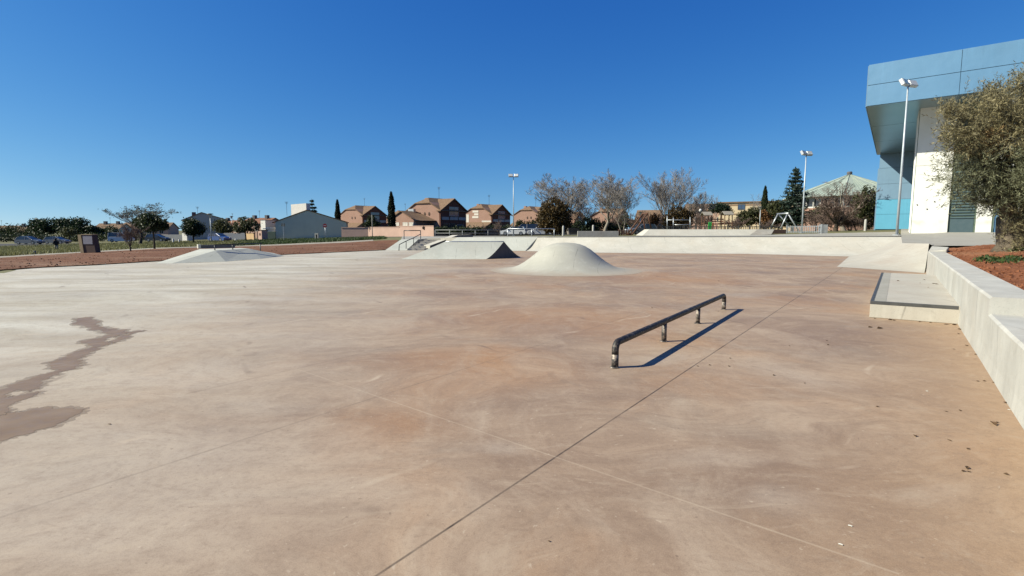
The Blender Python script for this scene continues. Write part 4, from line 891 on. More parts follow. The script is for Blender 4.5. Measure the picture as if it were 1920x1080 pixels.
def terrace(name, label, u0, u1, Y, zb, he, hr, wallm, roofm, nw=4, ch=True):
    a, c = GP(u0, Y), GP(u1, Y); w = (c.x - a.x) * (1.03 if u0 > 0 else 1); H = thing(name, label, 'house', (a.x, Y, zb), R(-22) if u0 > 400 else 0)
    bb = MB(); bb.extr([(0, 0, -.8), (0, 0, he), (0, 3, hr), (0, 6, he), (0, 6, -.8)], (w, 0, 0)); bb.build('wall', wallm, H)
    roof_slab(H, [[(-.3, -.4, he - .15), (w + .3, -.4, he - .15), (w + .3, 3, hr), (-.3, 3, hr)], [(-.3, 3, hr), (w + .3, 3, hr), (w + .3, 6.4, he - .15), (-.3, 6.4, he - .15)]], roofm)
    F_ = (Vector((0, 0, 0)), Vector((1, 0, 0)), Vector((0, -1, 0)))
    for i in range(nw): window(H, F_, w * (i + .3) / nw, he * .45, min(1.4, w / nw * .4), 1.2, 'glass_dark', 'window', 'white_paint')
    if ch:
        for i in range(2): bb = MB(); x = w * (.25 + .5 * i); bb.box((x - .4, 2.2, hr - .5), (x + .4, 3, hr + .8)); bb.build('chimney', 'dark_and_shade_concrete', H)
        antenna(H, w * .4, 3, hr, 2.0)
    return H
terrace('terraced_house', 'low terraced house with brown roof behind the round street trees', 402, 462, 150, -.6, 3.2, 4.6, 'render_pink', 'roof_tile_red')
terrace('terraced_house', 'terraced house with brown roof behind the white tower and yellow wall', 452, 512, 140, -.45, 3.6, 4.9, 'render_pink', 'roof_tile_red')
terrace('terraced_house', 'dark low roofline at the far left edge behind the parked cars', -60, 64, 190, -1.4, 2.0, 4.2, 'kiosk_brown', 'roof_tile', 6)
terrace('terraced_house', 'distant low house with grey roof between the pines and the bare reddish tree', 176, 222, 170, -1.2, 3.0, 4.6, 'render_grey', 'roof_tile', 4)
terrace('terraced_house', 'distant house roof behind the leafy tall tree', 225, 312, 180, -1.1, 3.0, 4.9, 'render_pink', 'roof_tile', 4)
terrace('tiled_house', 'low brown-roofed house behind the wooden swing frame', 1192, 1232, 115, 1.0, 2.4, 4.6, 'brick', 'roof_tile', 3, False)
terrace('tiled_house', 'pale low building with tan roof behind the playground', 1284, 1346, 128, 1.0, 5.0, 6.5, 'render_pink', 'roof_tile', 5, False)
# white tower, yellow wall, gate
def block(name, label, cat, u0, u1, vb, vt, Y, th, m, cap=None, grp=None, zlow=.5, rz=0):
    a, c = At(u0, vb, Y), At(u1, vb, Y); T_ = thing(name, label, cat, (a.x, Y, a.z), rz, group=grp); w = (c.x - a.x) / max(.4, math.cos(rz)); h = At(u0, vt, Y).z - a.z
    bb = MB(); bb.box((0, 0, -zlow), (w, th, h)); bb.build('panel' if cat == 'fence' else 'body', m, T_, bevel=.02)
    if cap: bb = MB(); bb.box((-.05, -.06, h + .001), (w + .05, th + .06, h + .1)); bb.build('coping', cap, T_)
    return T_
block('white_tower', 'small white rendered tower block left of the grey gable house', 'building', 490, 502, 447, 413, 112, 3, 'white_paint', 'dark_and_shade_concrete', rz=R(-30))
block('garden_wall', 'yellow rendered garden wall behind the street tree', 'wall', 461, 483, 454, 437, 101, .3, 'render_yellow', 'render_pink', rz=R(-32))
gp = block('gate_pillar', 'pinkish gate pillar with small dark niche right of the yellow wall', 'pillar', 484.5, 494, 454.5, 432, 98.5, 1.2, 'render_pink', 'kiosk_brown', rz=R(-30)); bb = MB(); bb.box((.35, -.03, 1.25), (.75, -.001, 1.65)); bb.build('niche', 'door_brown', gp); bb = MB(); bb.box((-.32, -.01, -.1), (-.02, .05, 2.0)); bb.build('gate', 'door_brown', gp)
block('hedge_fence', 'dark green panel fence between the gate pillar and grey house', 'fence', 494.5, 517, 453, 434, 103, .2, 'frame_green')
block('garden_wall', 'grey-blue garden wall behind the blue car', 'wall', 420, 460, 452, 437, 112, .3, 'render_white')
block('garden_wall', 'low grey fence wall in front of the pinkish house', 'wall', 300, 344, 452, 440, 118, .3, 'render_white')
block('utility_booth', 'white upright utility booth in front of the pinkish house', 'booth', 342, 354.5, 452, 436, 114, 1.4, 'white_paint', 'render_white', rz=R(-25))
# pink garden wall: shaded return plus the long lit run
PW = thing('garden_wall', 'long pink garden wall below the brick houses', 'wall', GP(640, 92)); o = PW.location
bb = MB(); ps = [(640, 96, 427.5), (678, 96, 427.5), (690, 96, 427), (748, 91, 426.8), (750, 90.8, 425), (813, 85.5, 424.6)]
for (u0, y0, v0), (u1, y1, v1) in zip(ps, ps[1:]):
    a, c = At(u0, v0, y0), At(u1, v1, y1); bb.prism([(a.x - o.x, a.y - o.y), (c.x - o.x, c.y - o.y), (c.x - o.x, c.y - o.y + .3), (a.x - o.x, a.y - o.y + .3)], -1.2, [a.z - o.z, c.z - o.z, c.z - o.z, a.z - o.z])
bb.build('wall', 'render_pink', PW)
cp = MB()
for (u0, y0, v0), (u1, y1, v1) in zip(ps, ps[1:]):
    a, c = At(u0, v0, y0), At(u1, v1, y1); cp.prism([(a.x - o.x, a.y - o.y - .06), (c.x - o.x, c.y - o.y - .06), (c.x - o.x, c.y - o.y + .36), (a.x - o.x, a.y - o.y + .36)], [a.z - o.z + .001, c.z - o.z + .001, c.z - o.z + .001, a.z - o.z + .001], [a.z - o.z + .13, c.z - o.z + .13, c.z - o.z + .13, a.z - o.z + .13])
cp.build('coping', 'render_pink', PW); q = At(795, 427, 86.9); bb = MB(); bb.lathe([(.28, -.06), (.3, 0), (.2, .08)], 12); k_ = bb.build('round_sign', 'door_brown', PW); k_.location = (q.x - o.x, q.y - o.y - .02, q.z - o.z); k_.rotation_euler = (R(90), 0, 0)
# dark fence in front of the brick houses
def picket(name, label, u0, u1, Y, vb, vt, m, step, w, rails=(.15, .85), th=.04, posts=0, grp=None, Y1=None, solid=False):
    a, c = At(u0, vb, Y), At(u1, vb, Y1 or Y); T_ = thing(name, label, 'fence', a, group=grp); dd = c - a; L_ = Vector((dd.x, dd.y, 0)).length; e = dd / L_; h = At(u0, vt, Y).z - a.z; n = Vector((-e.y, e.x, 0)).normalized()
    bb = MB(); k_ = int(L_ / step)
    def slat(mb, s, w_, z0, z1, off=0, t_=th):
        P = [e * s + n * off, e * (s + w_) + n * off, e * (s + w_) + n * (off + t_), e * s + n * (off + t_)]; mb.prism([(q.x, q.y) for q in P], [q.z + z0 for q in P], [q.z + z1 for q in P])
    for i in range(k_): slat(bb, i * step, w, 0, h)
    bb.build('pickets', m, T_); rb = MB()
    for r in rails: slat(rb, 0, L_, h * r - .035, h * r + .035, th + .002)
    rb.build('rail', m, T_)
    for i in range(posts): pb_ = MB(); slat(pb_, L_ * i / max(1, posts - 1) - .05, .1, -.4, h + .12, -.05, .14); pb_.build('post', m, T_)
    return T_
picket('dark_fence', 'dark slatted fence in front of the brick houses behind the guard railing', 815, 1085, 97, 441.5, 427.5, 'dark_pole', .22, .20, posts=8)
picket('picket_fence', 'dark brown picket fence left of the leaning wooden frame', 1160, 1184, 62, 442.5, 431.5, 'play_wood', .26, .17, posts=2)
picket('picket_fence', 'long grey metal playground fence along the top of the concrete slope', 1242, 1466, 67, 432, 424, 'grey_steel', .22, .06, posts=12)
picket('picket_fence', 'light metal picket fence beside the floodlight mast', 1475, 1540, 63, 436.8, 423.5, 'galvanised', .26, .07, posts=2, Y1=58)
block('cabinet', 'pale metal cabinet at the right end of the light picket fence', 'cabinet', 1541, 1552, 434.5, 421, 58, .6, 'galvanised')
# concrete pieces behind the deck
block('concrete_wall', 'low stained concrete wall in front of the bare trees', 'wall', 1083, 1160, 443, 433.3, 56, .3, 'grey_concrete')
def slope_block():
    Y = 57; a = At(1204, 442, Y); T_ = thing('concrete_slope', 'low grey concrete slope block below the playground fence', 'skate bank', a)
    def q(u, v, y): p_ = At(u, v, y); return p_ - a
    z = At(1217, 430, Y + 1).z - a.z
    f = [q(1204, 442, Y), q(1404, 442, Y), q(1421, 430, Y + 1), q(1217, 430, Y + 1)]; k_ = [v + Vector((0, 3, 0)) for v in f]
    bb = MB(); bb.add(f + [Vector((f[0].x, 3, 0)), Vector((f[1].x, 4, 0)), f[2] + Vector((0, 2, 0)), f[3] + Vector((0, 2, 0))], [(0, 1, 2, 3), (3, 2, 6, 7), (0, 3, 7, 4), (1, 5, 6, 2), (4, 7, 6, 5)]); bb.build('slope', 'pale_concrete', T_)
    g2 = [q(1405, 441.5, Y), q(1446, 439.5, Y), q(1452, 430, Y + 1), q(1421.5, 430, Y + 1)]
    bb = MB(); bb.add(g2 + [v + Vector((0, 2, 0)) for v in g2], [(0, 1, 2, 3), (3, 2, 6, 7), (1, 5, 6, 2), (0, 3, 7, 4)]); bb.build('side_slope', 'grey_concrete', T_)
slope_block()
block('dark_wall', 'dark low wall at the right end of the concrete slope', 'wall', 1412, 1474, 438, 430.3, 60, .4, 'kiosk_brown')
# ---------------------------------------------------------------- school and green-roofed hall
def school():
    Y = 122; a = At(1346, 434, Y); T_ = thing('school_building', 'long cream banded building with flat roof behind the playground', 'building', (a.x, Y, 1.0), R(-28)); z1 = zt(381, Y) - 1.0
    w = 15.0; bb = MB(); bb.box((0, 0, -.5), (w, 12, z1)); bb.build('wall', 'striped_cream', T_); bb = MB(); bb.box((-.2, -.25, z1 + .001), (w + .2, 12.2, z1 + .25)); bb.build('roof', 'roof_tile', T_)
    F_ = (Vector((0, 0, 0)), Vector((1, 0, 0)), Vector((0, -1, 0))); window(T_, F_, 3.9, zt(394, Y) - 1, 1.5, 1.2, 'glass_blue', 'window', 'grey_steel'); window(T_, F_, 9.5, zt(394, Y) - 1, 1.5, 1.2, 'glass_blue', 'window', 'grey_steel')
school()
def green_hall():
    Y = 112; c = At(1588, 400, Y); T_ = thing('octagonal_hall', 'hall with low pyramid roof of pale green metal behind bare shrubs', 'building', (c.x, Y, 1.2)); r = 11.8; ze, za = zt(372, Y) - 1.2, zt(327, Y) - 1.2; rot = R(10)
    P = [Vector((r * math.cos(rot + k_ * math.pi / 4), r * math.sin(rot + k_ * math.pi / 4), 0)) for k_ in range(8)]
    bb = MB(); bb.prism([(q.x * .93, q.y * .93) for q in P], -.8, ze - 2.1); bb.build('wall', 'brick', T_)
    bb = MB(); bb.prism([(q.x * .9, q.y * .9) for q in P], ze - 2.099, ze - .05); bb.build('window_band', 'glass_dark', T_)
    for k_ in range(8):
        A, C = P[k_] * .925, P[(k_ + 1) % 8] * .925; fr = MB(); e = (C - A)
        for j in range(6): q = A + e * (j / 6); fr.box((q.x - .1, q.y - .1, ze - 2.1), (q.x + .1, q.y + .1, ze - .06))
        nn = Vector((-e.y, e.x, 0)).normalized() * .15
        for z in (ze - 2.1, ze - .32): fr.prism([(A.x, A.y), (C.x, C.y), (C.x + nn.x, C.y + nn.y), (A.x + nn.x, A.y + nn.y)], z, z + .26)
        fr.build('window_frame', 'white_paint', T_)
    rb = MB(); seam = MB()
    for k_ in range(8):
        A, C = P[k_] * 1.04, P[(k_ + 1) % 8] * 1.04; ap = Vector((0, 0, za)); rb.add([(A.x, A.y, ze), (C.x, C.y, ze), tuple(ap)], [(0, 1, 2)])
        for j in range(1, 12): q = A.lerp(C, j / 12); q.z = ze + .02; f = 1 - abs(2 * j / 12 - 1); top = q.lerp(Vector((0, 0, za)) , min(.97, f)); seam.tube([q, top + Vector((0, 0, .03))], .05, 4)
        hp = Vector((A.x, A.y, ze + .03)); seam.tube([hp, ap + Vector((0, 0, .04))], .09, 5)
    rb.add([(q.x * 1.04, q.y * 1.04, ze - .03) for q in P], [tuple(range(8))[::-1]]); ro = rb.build('roof', 'copper_green', T_); seam.build('roof_seam', 'copper_green', ro)
    bb = MB(); bb.lathe([(.45, za - .2), (.5, za + .35), (.4, za + .55)], 10); bb.build('roof_vent', 'dark_and_shade_concrete', T_)
green_hall()
# ---------------------------------------------------------------- vegetation
def leafquads(C, size, aspect=.5, flat=0.0):
    n = len(C); d = RNG.normal(size=(n, 3)); d[:, 2] *= (1 - flat); d /= np.linalg.norm(d, axis=1)[:, None] + 1e-9
    e = RNG.normal(size=(n, 3)); e -= (e * d).sum(1)[:, None] * d; e /= np.linalg.norm(e, axis=1)[:, None] + 1e-9
    s = (size * RNG.uniform(.6, 1.3, n))[:, None]; a = d * s; w = e * s * aspect
    return np.stack([C - a, C - a * .1 + w, C + a, C - a * .1 - w], 1)
def clump_points(blobs, n, clump=10, spread=.16, shell=.55):
    vol = np.array([b_[3] * b_[4] * b_[5] if len(b_) > 5 else b_[3] ** 3 for b_ in blobs]); pr = vol / vol.sum(); k_ = max(1, n // clump)
    idx = RNG.choice(len(blobs), k_, p=pr); d = RNG.normal(size=(k_, 3)); d /= np.linalg.norm(d, axis=1)[:, None]
    rad = (shell + (1 - shell) * RNG.random(k_)) ** .8 * RNG.uniform(.82, 1.08, k_)
    c = np.array([b_[:3] for b_ in blobs])[idx]; rr_ = np.array([b_[3:6] if len(b_) > 5 else (b_[3],) * 3 for b_ in blobs])[idx]
    cc = c + d * rad[:, None] * rr_; mr = rr_.mean(1)
    return (cc[:, None, :] + RNG.normal(size=(k_, clump, 3)) * (spread * mr)[:, None, None]).reshape(-1, 3)
def tree(name, label, u, Y, vb, blobs_px, leafm, n, size, trunk_r=.18, trunkm='bark', cat='tree', group=None, asp=.55, shell=.55, spread=.16, clump=10, limbs=True, zbase=None, flat=0.0, fork=.35):
    """blobs_px: (u, v, r_px_x, r_px_z) in the picture, turned into metres at the tree's own distance."""
    b0 = At(u, vb, Y); T_ = thing(name, label, cat, b0, group=group); m = Y * 1.0 / FPX; bl = []
    for (bu, bv, rx, rz_) in blobs_px:
        q = At(bu, bv, Y) - b0; bl.append((q.x, RNG.uniform(-.25, .25) * rx * m, q.z, rx * m, rx * m * .9, rz_ * m))
    C = clump_points(bl, n, clump, spread, shell); C = C[C[:, 2] > .02]
    fastmesh('crown', leafquads(C, size, asp, flat), 4, leafm, T_)
    bb = MB(); top = max(b_[2] for b_ in bl); zc = sum(b_[2] for b_ in bl) / len(bl); xc = sum(b_[0] for b_ in bl) / len(bl)
    h1 = max(.3, min(b_[2] - b_[5] for b_ in bl) + fork); bb.tube([(0, 0, -.3), (xc * .2, 0, h1 * .5), (xc * .45, .02, h1), (xc * .8, 0, zc)], [trunk_r * 1.25, trunk_r, trunk_r * .85, trunk_r * .4], 8)
    if limbs:
        for b_ in bl:
            for k_ in range(3):
                e = Vector((b_[0] + RNG.uniform(-.5, .5) * b_[3], b_[1] + RNG.uniform(-.5, .5) * b_[4], b_[2] + RNG.uniform(-.1, .6) * b_[5])); s = Vector((xc * .45, .02, h1 * RNG.uniform(.8, 1.0))); md = s.lerp(e, .5) + Vector((RNG.uniform(-.2, .2), 0, .1)); bb.tube([s, md, e], [trunk_r * .5, trunk_r * .3, trunk_r * .1], 5)
    bb.build('trunk', trunkm, T_, smooth=True); return T_
def bare_tree(label, u, Y, vb, vt, hw_px, seed, m='twig', tr=.2, dens=1.0, group='bare winter trees', name='bare_tree', trunkm='bark_pale', fork_h=.24, stems=1, rmin=.012, cat='tree', spreadf=.55, limbs=6):
    rr_ = random.Random(seed); b0 = At(u, vb, Y); T_ = thing(name, label, cat, b0, group=group); H_ = At(u, vt, Y).z - b0.z; Wd = hw_px * Y / FPX
    tk, tw = MB(), MB(); U = Vector((0, 0, 1))
    dens *= 1.0; NC = [0, int(10 * dens), int(9 * dens), int(8 * dens)]
    def branch(P, d, L_, r, lv):
        n = (5, 4, 3, 2)[lv - 1] if lv < 5 else 2; pts = [P]; dd = d.copy(); rs = [r]; ds = [dd.copy()]
        for i in range(n):
            w = .20 if lv < 3 else .28
            dd = (dd + Vector((rr_.uniform(-1, 1), rr_.uniform(-1, 1), rr_.uniform(-.7, 1))) * w + U * .07).normalized(); pts.append(pts[-1] + dd * (L_ / n)); rs.append(max(rmin * .6, r * (1 - .8 * (i + 1) / n))); ds.append(dd.copy())
        (tk if lv == 1 else tw).tube(pts, rs, 6 if lv == 1 else (4 if lv == 2 else 3), cap=False)
        if lv >= 4: return
        for k_ in range(NC[lv]):
            f = .22 + .78 * (k_ + rr_.random()) / NC[lv]; j = min(n - 1, int(f * n)); q = pts[j].lerp(pts[j + 1], f * n - j) if f < 1 else pts[-1]; dj = ds[j + 1]
            ax = Vector((rr_.uniform(-1, 1), rr_.uniform(-1, 1), rr_.uniform(-.4, .6))); ax = (ax - dj * ax.dot(dj)).normalized()
            branch(q, (dj * rr_.uniform(.5, 1.0) + ax * rr_.uniform(.5, .9) + U * .18).normalized(), L_ * rr_.uniform(.34, .58) * (1.15 - .55 * f), max(rmin, r * (1 - .75 * f) * .6), lv + 1)
    for s in range(stems):
        base = Vector((0, 0, -.3)) if s == 0 else Vector((rr_.uniform(-.25, .25), rr_.uniform(-.25, .25), -.3)); top = base + Vector((rr_.uniform(-.06, .06) * H_ * (1 if stems == 1 else 3), rr_.uniform(-.04, .04) * H_, fork_h * H_ + .3)); t0 = tr / (1 if stems == 1 else 1.5)
        tk.tube([base, base.lerp(top, .5) + Vector((rr_.uniform(-.1, .1), 0, 0)), top], [t0 * 1.25, t0, t0 * .85], 8, cap=False)
        nl = limbs if stems == 1 else max(2, limbs // 2)
        for k_ in range(nl):
            az = 2 * math.pi * (k_ + rr_.uniform(-.3, .3)) / nl; tilt = spreadf * rr_.uniform(.35, 1.25) if k_ else .05
            branch(top - U * rr_.uniform(0, .05) * H_, Vector((math.sin(tilt) * math.cos(az), math.sin(tilt) * math.sin(az), math.cos(tilt))), H_ * (1 - fork_h) * rr_.uniform(.72, .95), t0 * rr_.uniform(.45, .65), 1)
    V = np.array(tw.v); sz, sx_ = H_ / np.percentile(V[:, 2], 99.8), Wd / max(.1, np.percentile(np.abs(V[:, 0] - np.median(V[:, 0])), 97))
    for mb in (tk, tw): mb.v = [(x * sx_, y * sx_, z * sz) for x, y, z in mb.v]
    tk.build('trunk', trunkm, T_, smooth=True); tw.build('crown', m, T_); return T_
# ---- olive tree, right foreground
def olive():
    Y = 18.5; b0 = At(1893, 470, Y); T_ = thing('olive_tree', 'large old olive tree with broad grey-green crown at the right edge', 'tree', b0); m = Y / FPX
    def q(u, v, dy=0): p_ = At(u, v, Y) - b0; return Vector((p_.x, dy, p_.z))
    bb = MB()
    for (pts, r) in (([(1898, 476, 0), (1902, 455, 0), (1900, 430, .1), (1897, 405, .1)], [.58, .46, .40, .34]), ([(1918, 474, .2), (1926, 440, .1), (1935, 400, 0)], [.48, .4, .3]), ([(1897, 412, .1), (1880, 385, -.1), (1866, 345, .2), (1850, 300, .2), (1840, 262, 0)], [.26, .17, .11, .07, .03]), ([(1897, 412, .1), (1908, 360, .4), (1900, 300, .6), (1886, 235, .7)], [.28, .18, .12, .05]), ([(1866, 345, .2), (1840, 330, .3), (1815, 322, .2)], [.07, .045, .012]), ([(1935, 400, 0), (1955, 330, .3), (1970, 240, .4)], [.3, .22, .12]), ([(1908, 360, .4), (1928, 290, .2), (1940, 205, 0)], [.16, .1, .05]), ([(1850, 300, .2), (1825, 265, .2), (1805, 240, .1)], [.05, .03, .01]), ([(1880, 385, -.1), (1850, 376, .3), (1828, 366, .5)], [.1, .06, .015])):
        P = [q(u, v, dy) for u, v, dy in pts]; k0 = len(bb.v); bb.tube(P, r, 12)
        for i in range(k0, len(bb.v)): x, y, z = bb.v[i]; w = 1 + .10 * math.sin(z * 9 + x * 14) ; bb.v[i] = (x + .03 * math.sin(z * 11 + y * 20), y + .03 * math.sin(z * 13 + x * 9), z)
    bb.build('trunk', 'olive_bark', T_, smooth=True)
    def sprays(blobs, n, m_, nm, L_=.32, lf=.062, droop=.0, clump=11):
        vol = np.array([b_[3] for b_ in blobs]) ** 2.4; idx = RNG.choice(len(blobs), n, p=vol / vol.sum()); B_ = np.array(blobs)[idx]
        d = RNG.normal(size=(n, 3)); d /= np.linalg.norm(d, axis=1)[:, None]; rad = RNG.uniform(.3, 1.0, n) ** .6 * np.where(RNG.random(n) < .10, RNG.uniform(1.02, 1.22, n), 1.0)
        nc = max(4, int(n / clump)); jd_ = RNG.integers(0, nc, n)                     # sprays gather in clumps with gaps between
        c = (B_[:, :3] + d * rad[:, None] * B_[:, 3:4])[jd_] + RNG.normal(size=(n, 3)) * np.minimum(.17, B_[jd_, 3:4] * .4); d = d[jd_]; ax = d + RNG.normal(size=(n, 3)) * .55 + np.array([0, 0, .25 - droop]); ax /= np.linalg.norm(ax, axis=1)[:, None]
        out = []
        for k_ in range(9):
            f = (k_ / 8.0); s = RNG.normal(size=(n, 3)); s -= (s * ax).sum(1)[:, None] * ax; s /= np.linalg.norm(s, axis=1)[:, None]
            ld = ax * .75 + s * .8; ld /= np.linalg.norm(ld, axis=1)[:, None]; p0 = c + ax * (L_ * (f - .3) * RNG.uniform(.7, 1.2, n))[:, None]; l = (lf * RNG.uniform(.7, 1.25, n))[:, None]
            e = np.cross(ld, RNG.normal(size=(n, 3))); e /= np.linalg.norm(e, axis=1)[:, None]; out.append(np.stack([p0, p0 + ld * l + e * l * .2, p0 + ld * l * 2, p0 + ld * l - e * l * .2], 1))
        # the twig itself
        e = np.cross(ax, RNG.normal(size=(n, 3))); e /= np.linalg.norm(e, axis=1)[:, None]; w = .006
        out.append(np.stack([c - ax * L_ * .5 - e * w, c - ax * L_ * .5 + e * w, c + ax * L_ * .9 + e * w * .4, c + ax * L_ * .9 - e * w * .4], 1))
        return fastmesh(nm, np.concatenate(out), 4, m_, T_)
    up = [(1812, 225, 34), (1850, 205, 38), (1893, 195, 40), (1935, 180, 48), (1785, 228, 20), (1825, 255, 36), (1872, 250, 44), (1925, 250, 52), (1985, 225, 70), (1768, 212, 12), (1803, 182, 8), (1826, 172, 9), (1850, 168, 9), (1880, 170, 12), (1903, 156, 12), (1798, 262, 18), (1775, 216, 9), (1795, 200, 12)]
    lo_ = [(1822, 305, 28), (1855, 318, 38), (1900, 325, 44), (1950, 320, 52), (1806, 340, 22), (1795, 308, 14), (1834, 362, 24), (1868, 368, 28), (1910, 380, 28), (1848, 385, 14), (1783, 368, 7)]
    def bl(L0):
        out = []
        for (u, v, r) in L0:
            for dy in ((-.9, 0, .9) if r > 40 else ((-.4, .5) if r > 22 else (0,))): p_ = q(u, v); out.append((p_.x, dy * r * m * .9, p_.z, r * m))
        return out
    sprays(bl(up), 3500, 'leaf_olive', 'crown', .36, .064); sprays(bl(lo_), 2900, 'leaf_olive_green', 'crown', .33, .06)
    fr = [(p_.x, -1.5, p_.z, r_ * m) for (u_, v_, r_) in ((1880, 300, 40), (1915, 330, 44), (1895, 365, 38), (1930, 300, 40), (1870, 340, 34), (1925, 380, 34), (1890, 395, 24)) for p_ in (q(u_, v_),)]
    sprays(fr, 1000, 'leaf_olive_green', 'crown', .34, .06)
    sprays(bl([(1785, 335, 20), (1772, 322, 14), (1775, 295, 16), (1780, 360, 14), (1772, 385, 8), (1758, 330, 8), (1790, 270, 14)]), 95, 'leaf_olive_green', 'outer_twigs', .5, .06, 0, 1.6)
    dry = [(1850, 270, 24), (1840, 300, 14), (1915, 322, 10)]; sprays(bl(dry), 170, 'leaf_olive_dry', 'dry_foliage', .3, .06, .3)
    sh = [(1880, 450, 16), (1872, 425, 15), (1885, 405, 18), (1900, 425, 20), (1870, 468, 12), (1910, 445, 20), (1925, 420, 20), (1895, 462, 16)]; B_ = []
    for (u, v, r) in sh: p_ = q(u, v); B_.append((p_.x, -.45, p_.z, r * m * 1.25))
    sprays(B_, 420, 'leaf_olive', 'trunk_shoots', .3, .05)
olive()
C = []
for (u, v, r, n) in ((1870, 481, 14, 60), (1890, 484, 18, 90), (1855, 478, 10, 40), (1910, 480, 16, 60), (1840, 480, 8, 30), (1905, 470, 10, 40)):
    q = F(u, v, .95)
    for i in range(int(n * 1.2)): a = RNG.uniform(0, 6.28); rr_ = r * 16.5 / FPX * math.sqrt(RNG.random()); x, y = q.x + rr_ * math.cos(a) * 1.6, q.y + rr_ * math.sin(a); C.append((x, y, soil_z(*wcoord(Vector((x, y, 0)))) + .02 + RNG.random() * .10))
stuff(fastmesh('weeds', leafquads(np.array(C), .05, .5), 4, 'weed_green'), 'green weeds growing on the red soil at the foot of the olive tree', 'weeds')
# ---- cypresses and conifers
def cypress(label, u, Y, vb, vt, w_px, m='leaf_cypress', n=5200):
    b0 = At(u, vb, Y); H_ = At(u, vt, Y).z - b0.z; rw = w_px / 2 * Y / FPX; T_ = thing('cypress_tree', label, 'tree', b0, group='cypress trees on the skyline')
    z = RNG.random(n) ** .9; a = RNG.uniform(0, 6.283, n); prof_ = np.interp(z, [0, .08, .3, .6, .85, 1], [.75, .95, 1, .8, .45, .05]); lump = 1 + .12 * np.sin(z * 23 + a * 2) + .08 * np.sin(a * 3 + z * 9); r = rw * prof_ * lump * RNG.uniform(.6, 1.02, n) ** .5
    C = np.stack([r * np.cos(a), r * np.sin(a), z * H_], 1); V = leafquads(C, .20, .35); V[:, 2, 2] += .12; fastmesh('crown', V, 4, m, T_)
    bb = MB(); bb.tube([(0, 0, -.3), (0, 0, H_ * .5), (0, 0, H_ * .95)], [.2, .12, .02], 7); bb.build('trunk', 'bark', T_)
cypress('tall dark cypress behind the pink garden wall', 735, 97, 432, 361, 13.5)
cypress('shorter dark cypress right of the grey gable house', 634.5, 118, 440, 375, 11)
cypress('narrow grey-green cypress left of the layered conifer', 1431.5, 105, 428, 350, 13, 'leaf_dark')
def conifer(label, u, Y, vb, vt, hw_px, seed, m='leaf_cedar', tiers=15, v0=.12, name='conifer_tree'):
    rr_ = random.Random(seed); b0 = At(u, vb, Y); H_ = At(u, vt, Y).z - b0.z; Wd = hw_px * Y / FPX; T_ = thing(name, label, 'tree', b0); bb = MB(); bb.tube([(0, 0, -.3), (.05, 0, H_ * .5), (0, 0, H_)], [.25, .14, .02], 7); C = []
    for i in range(tiers):
        f = v0 + (1 - v0) * (i + .2) / tiers; z = H_ * f; L_ = Wd * (1 - f) ** .75 * 1.15
        for k_ in range(12):
            a = rr_.uniform(0, 6.28); l = L_ * rr_.uniform(.55, 1.12); e = Vector((l * math.cos(a), l * math.sin(a), z + l * rr_.uniform(-.12, .22))); s = Vector((0, 0, z)); bb.tube([s, s.lerp(e, .6) + Vector((0, 0, -.05 * l)), e], [.05, .03, .01], 4)
            for j in range(int(44 * (.3 + l / Wd))): t_ = rr_.random() ** .7; q = s.lerp(e, t_); sp_ = .10 + .18 * l * (1 - t_ * .7); C.append((q.x + rr_.gauss(0, sp_), q.y + rr_.gauss(0, sp_), q.z + rr_.gauss(-.05, .10)))
    fastmesh('crown', leafquads(np.array(C), .21, .4, .5), 4, m, T_); bb.build('trunk', 'bark', T_); return T_
conifer('blue-green layered cedar left of the green-roofed hall', 1486, 84, 434, 313, 33, 3)
conifer('dark bushy conifer rising behind the grey gable house', 587, 135, 440, 372, 17, 5, 'leaf_dark', 10, .1)
# ---- broadleaf trees and shrubs
tree('round_tree', 'big round bronze-green tree right of the brick houses', 1039, 80, 441, [(1039, 404, 29, 31), (1030, 412, 24, 24), (1050, 412, 22, 24), (1038, 388, 20, 17), (1039, 424, 26, 14)], 'leaf_bronze', 9000, .17, .2, shell=.75, spread=.1)
st_g = 'round street trees before the left houses'
tree('round_tree', 'round dark tree in front of the pale grey gable, left of the lamp', 363, 92, 452, [(360, 424, 18, 13), (368, 430, 15, 11), (356, 432, 12, 9)], 'leaf_dark', 3600, .16, .12, group=st_g, shell=.6)
tree('round_tree', 'round dark tree directly behind the blue car', 416, 118, 452, [(414, 425, 17, 12), (422, 429, 15, 11)], 'leaf_mid', 3200, .18, .12, group=st_g, shell=.7)
tree('round_tree', 'brownish open-crowned street tree in front of the yellow wall', 461.5, 92, 453, [(455, 424, 17, 10), (470, 424, 16, 11), (461, 415, 14, 8), (447, 430, 10, 8)], 'leaf_mid', 2600, .15, .11, group=st_g, shell=.55)
tree('umbrella_tree', 'dark green leaning tree with dense low crown left of the pinkish house', 290, 60, 467, [(262, 418, 15, 9), (280, 412, 19, 10), (298, 420, 15, 12), (285, 424, 20, 10), (305, 424, 10, 8)], 'leaf_dark', 5200, .12, .09, shell=.6, spread=.14)
# tall feathery tree
ft = bare_tree('tall airy tree with feathery grey-green leaf tufts behind the dark leaning tree', 262, 88, 458, 380, 47, 27, 'twig', .11, .62, None, 'feathery_tree', 'bark', .42, spreadf=.85, limbs=10)
cr = [c for c in ft.children if c.name.startswith('crown')][0]; V = np.array([v.co[:] for v in cr.data.vertices]); V = V[V[:, 2] > np.percentile(V[:, 2], 30)]; C = V[RNG.choice(len(V), 330)]
C = (C[:, None, :] + RNG.normal(size=(330, 10, 3)) * np.array([.30, .3, .08])).reshape(-1, 3); fastmesh('leaf_tufts', leafquads(C, .11, .4, .4), 4, 'leaf_grey', ft)
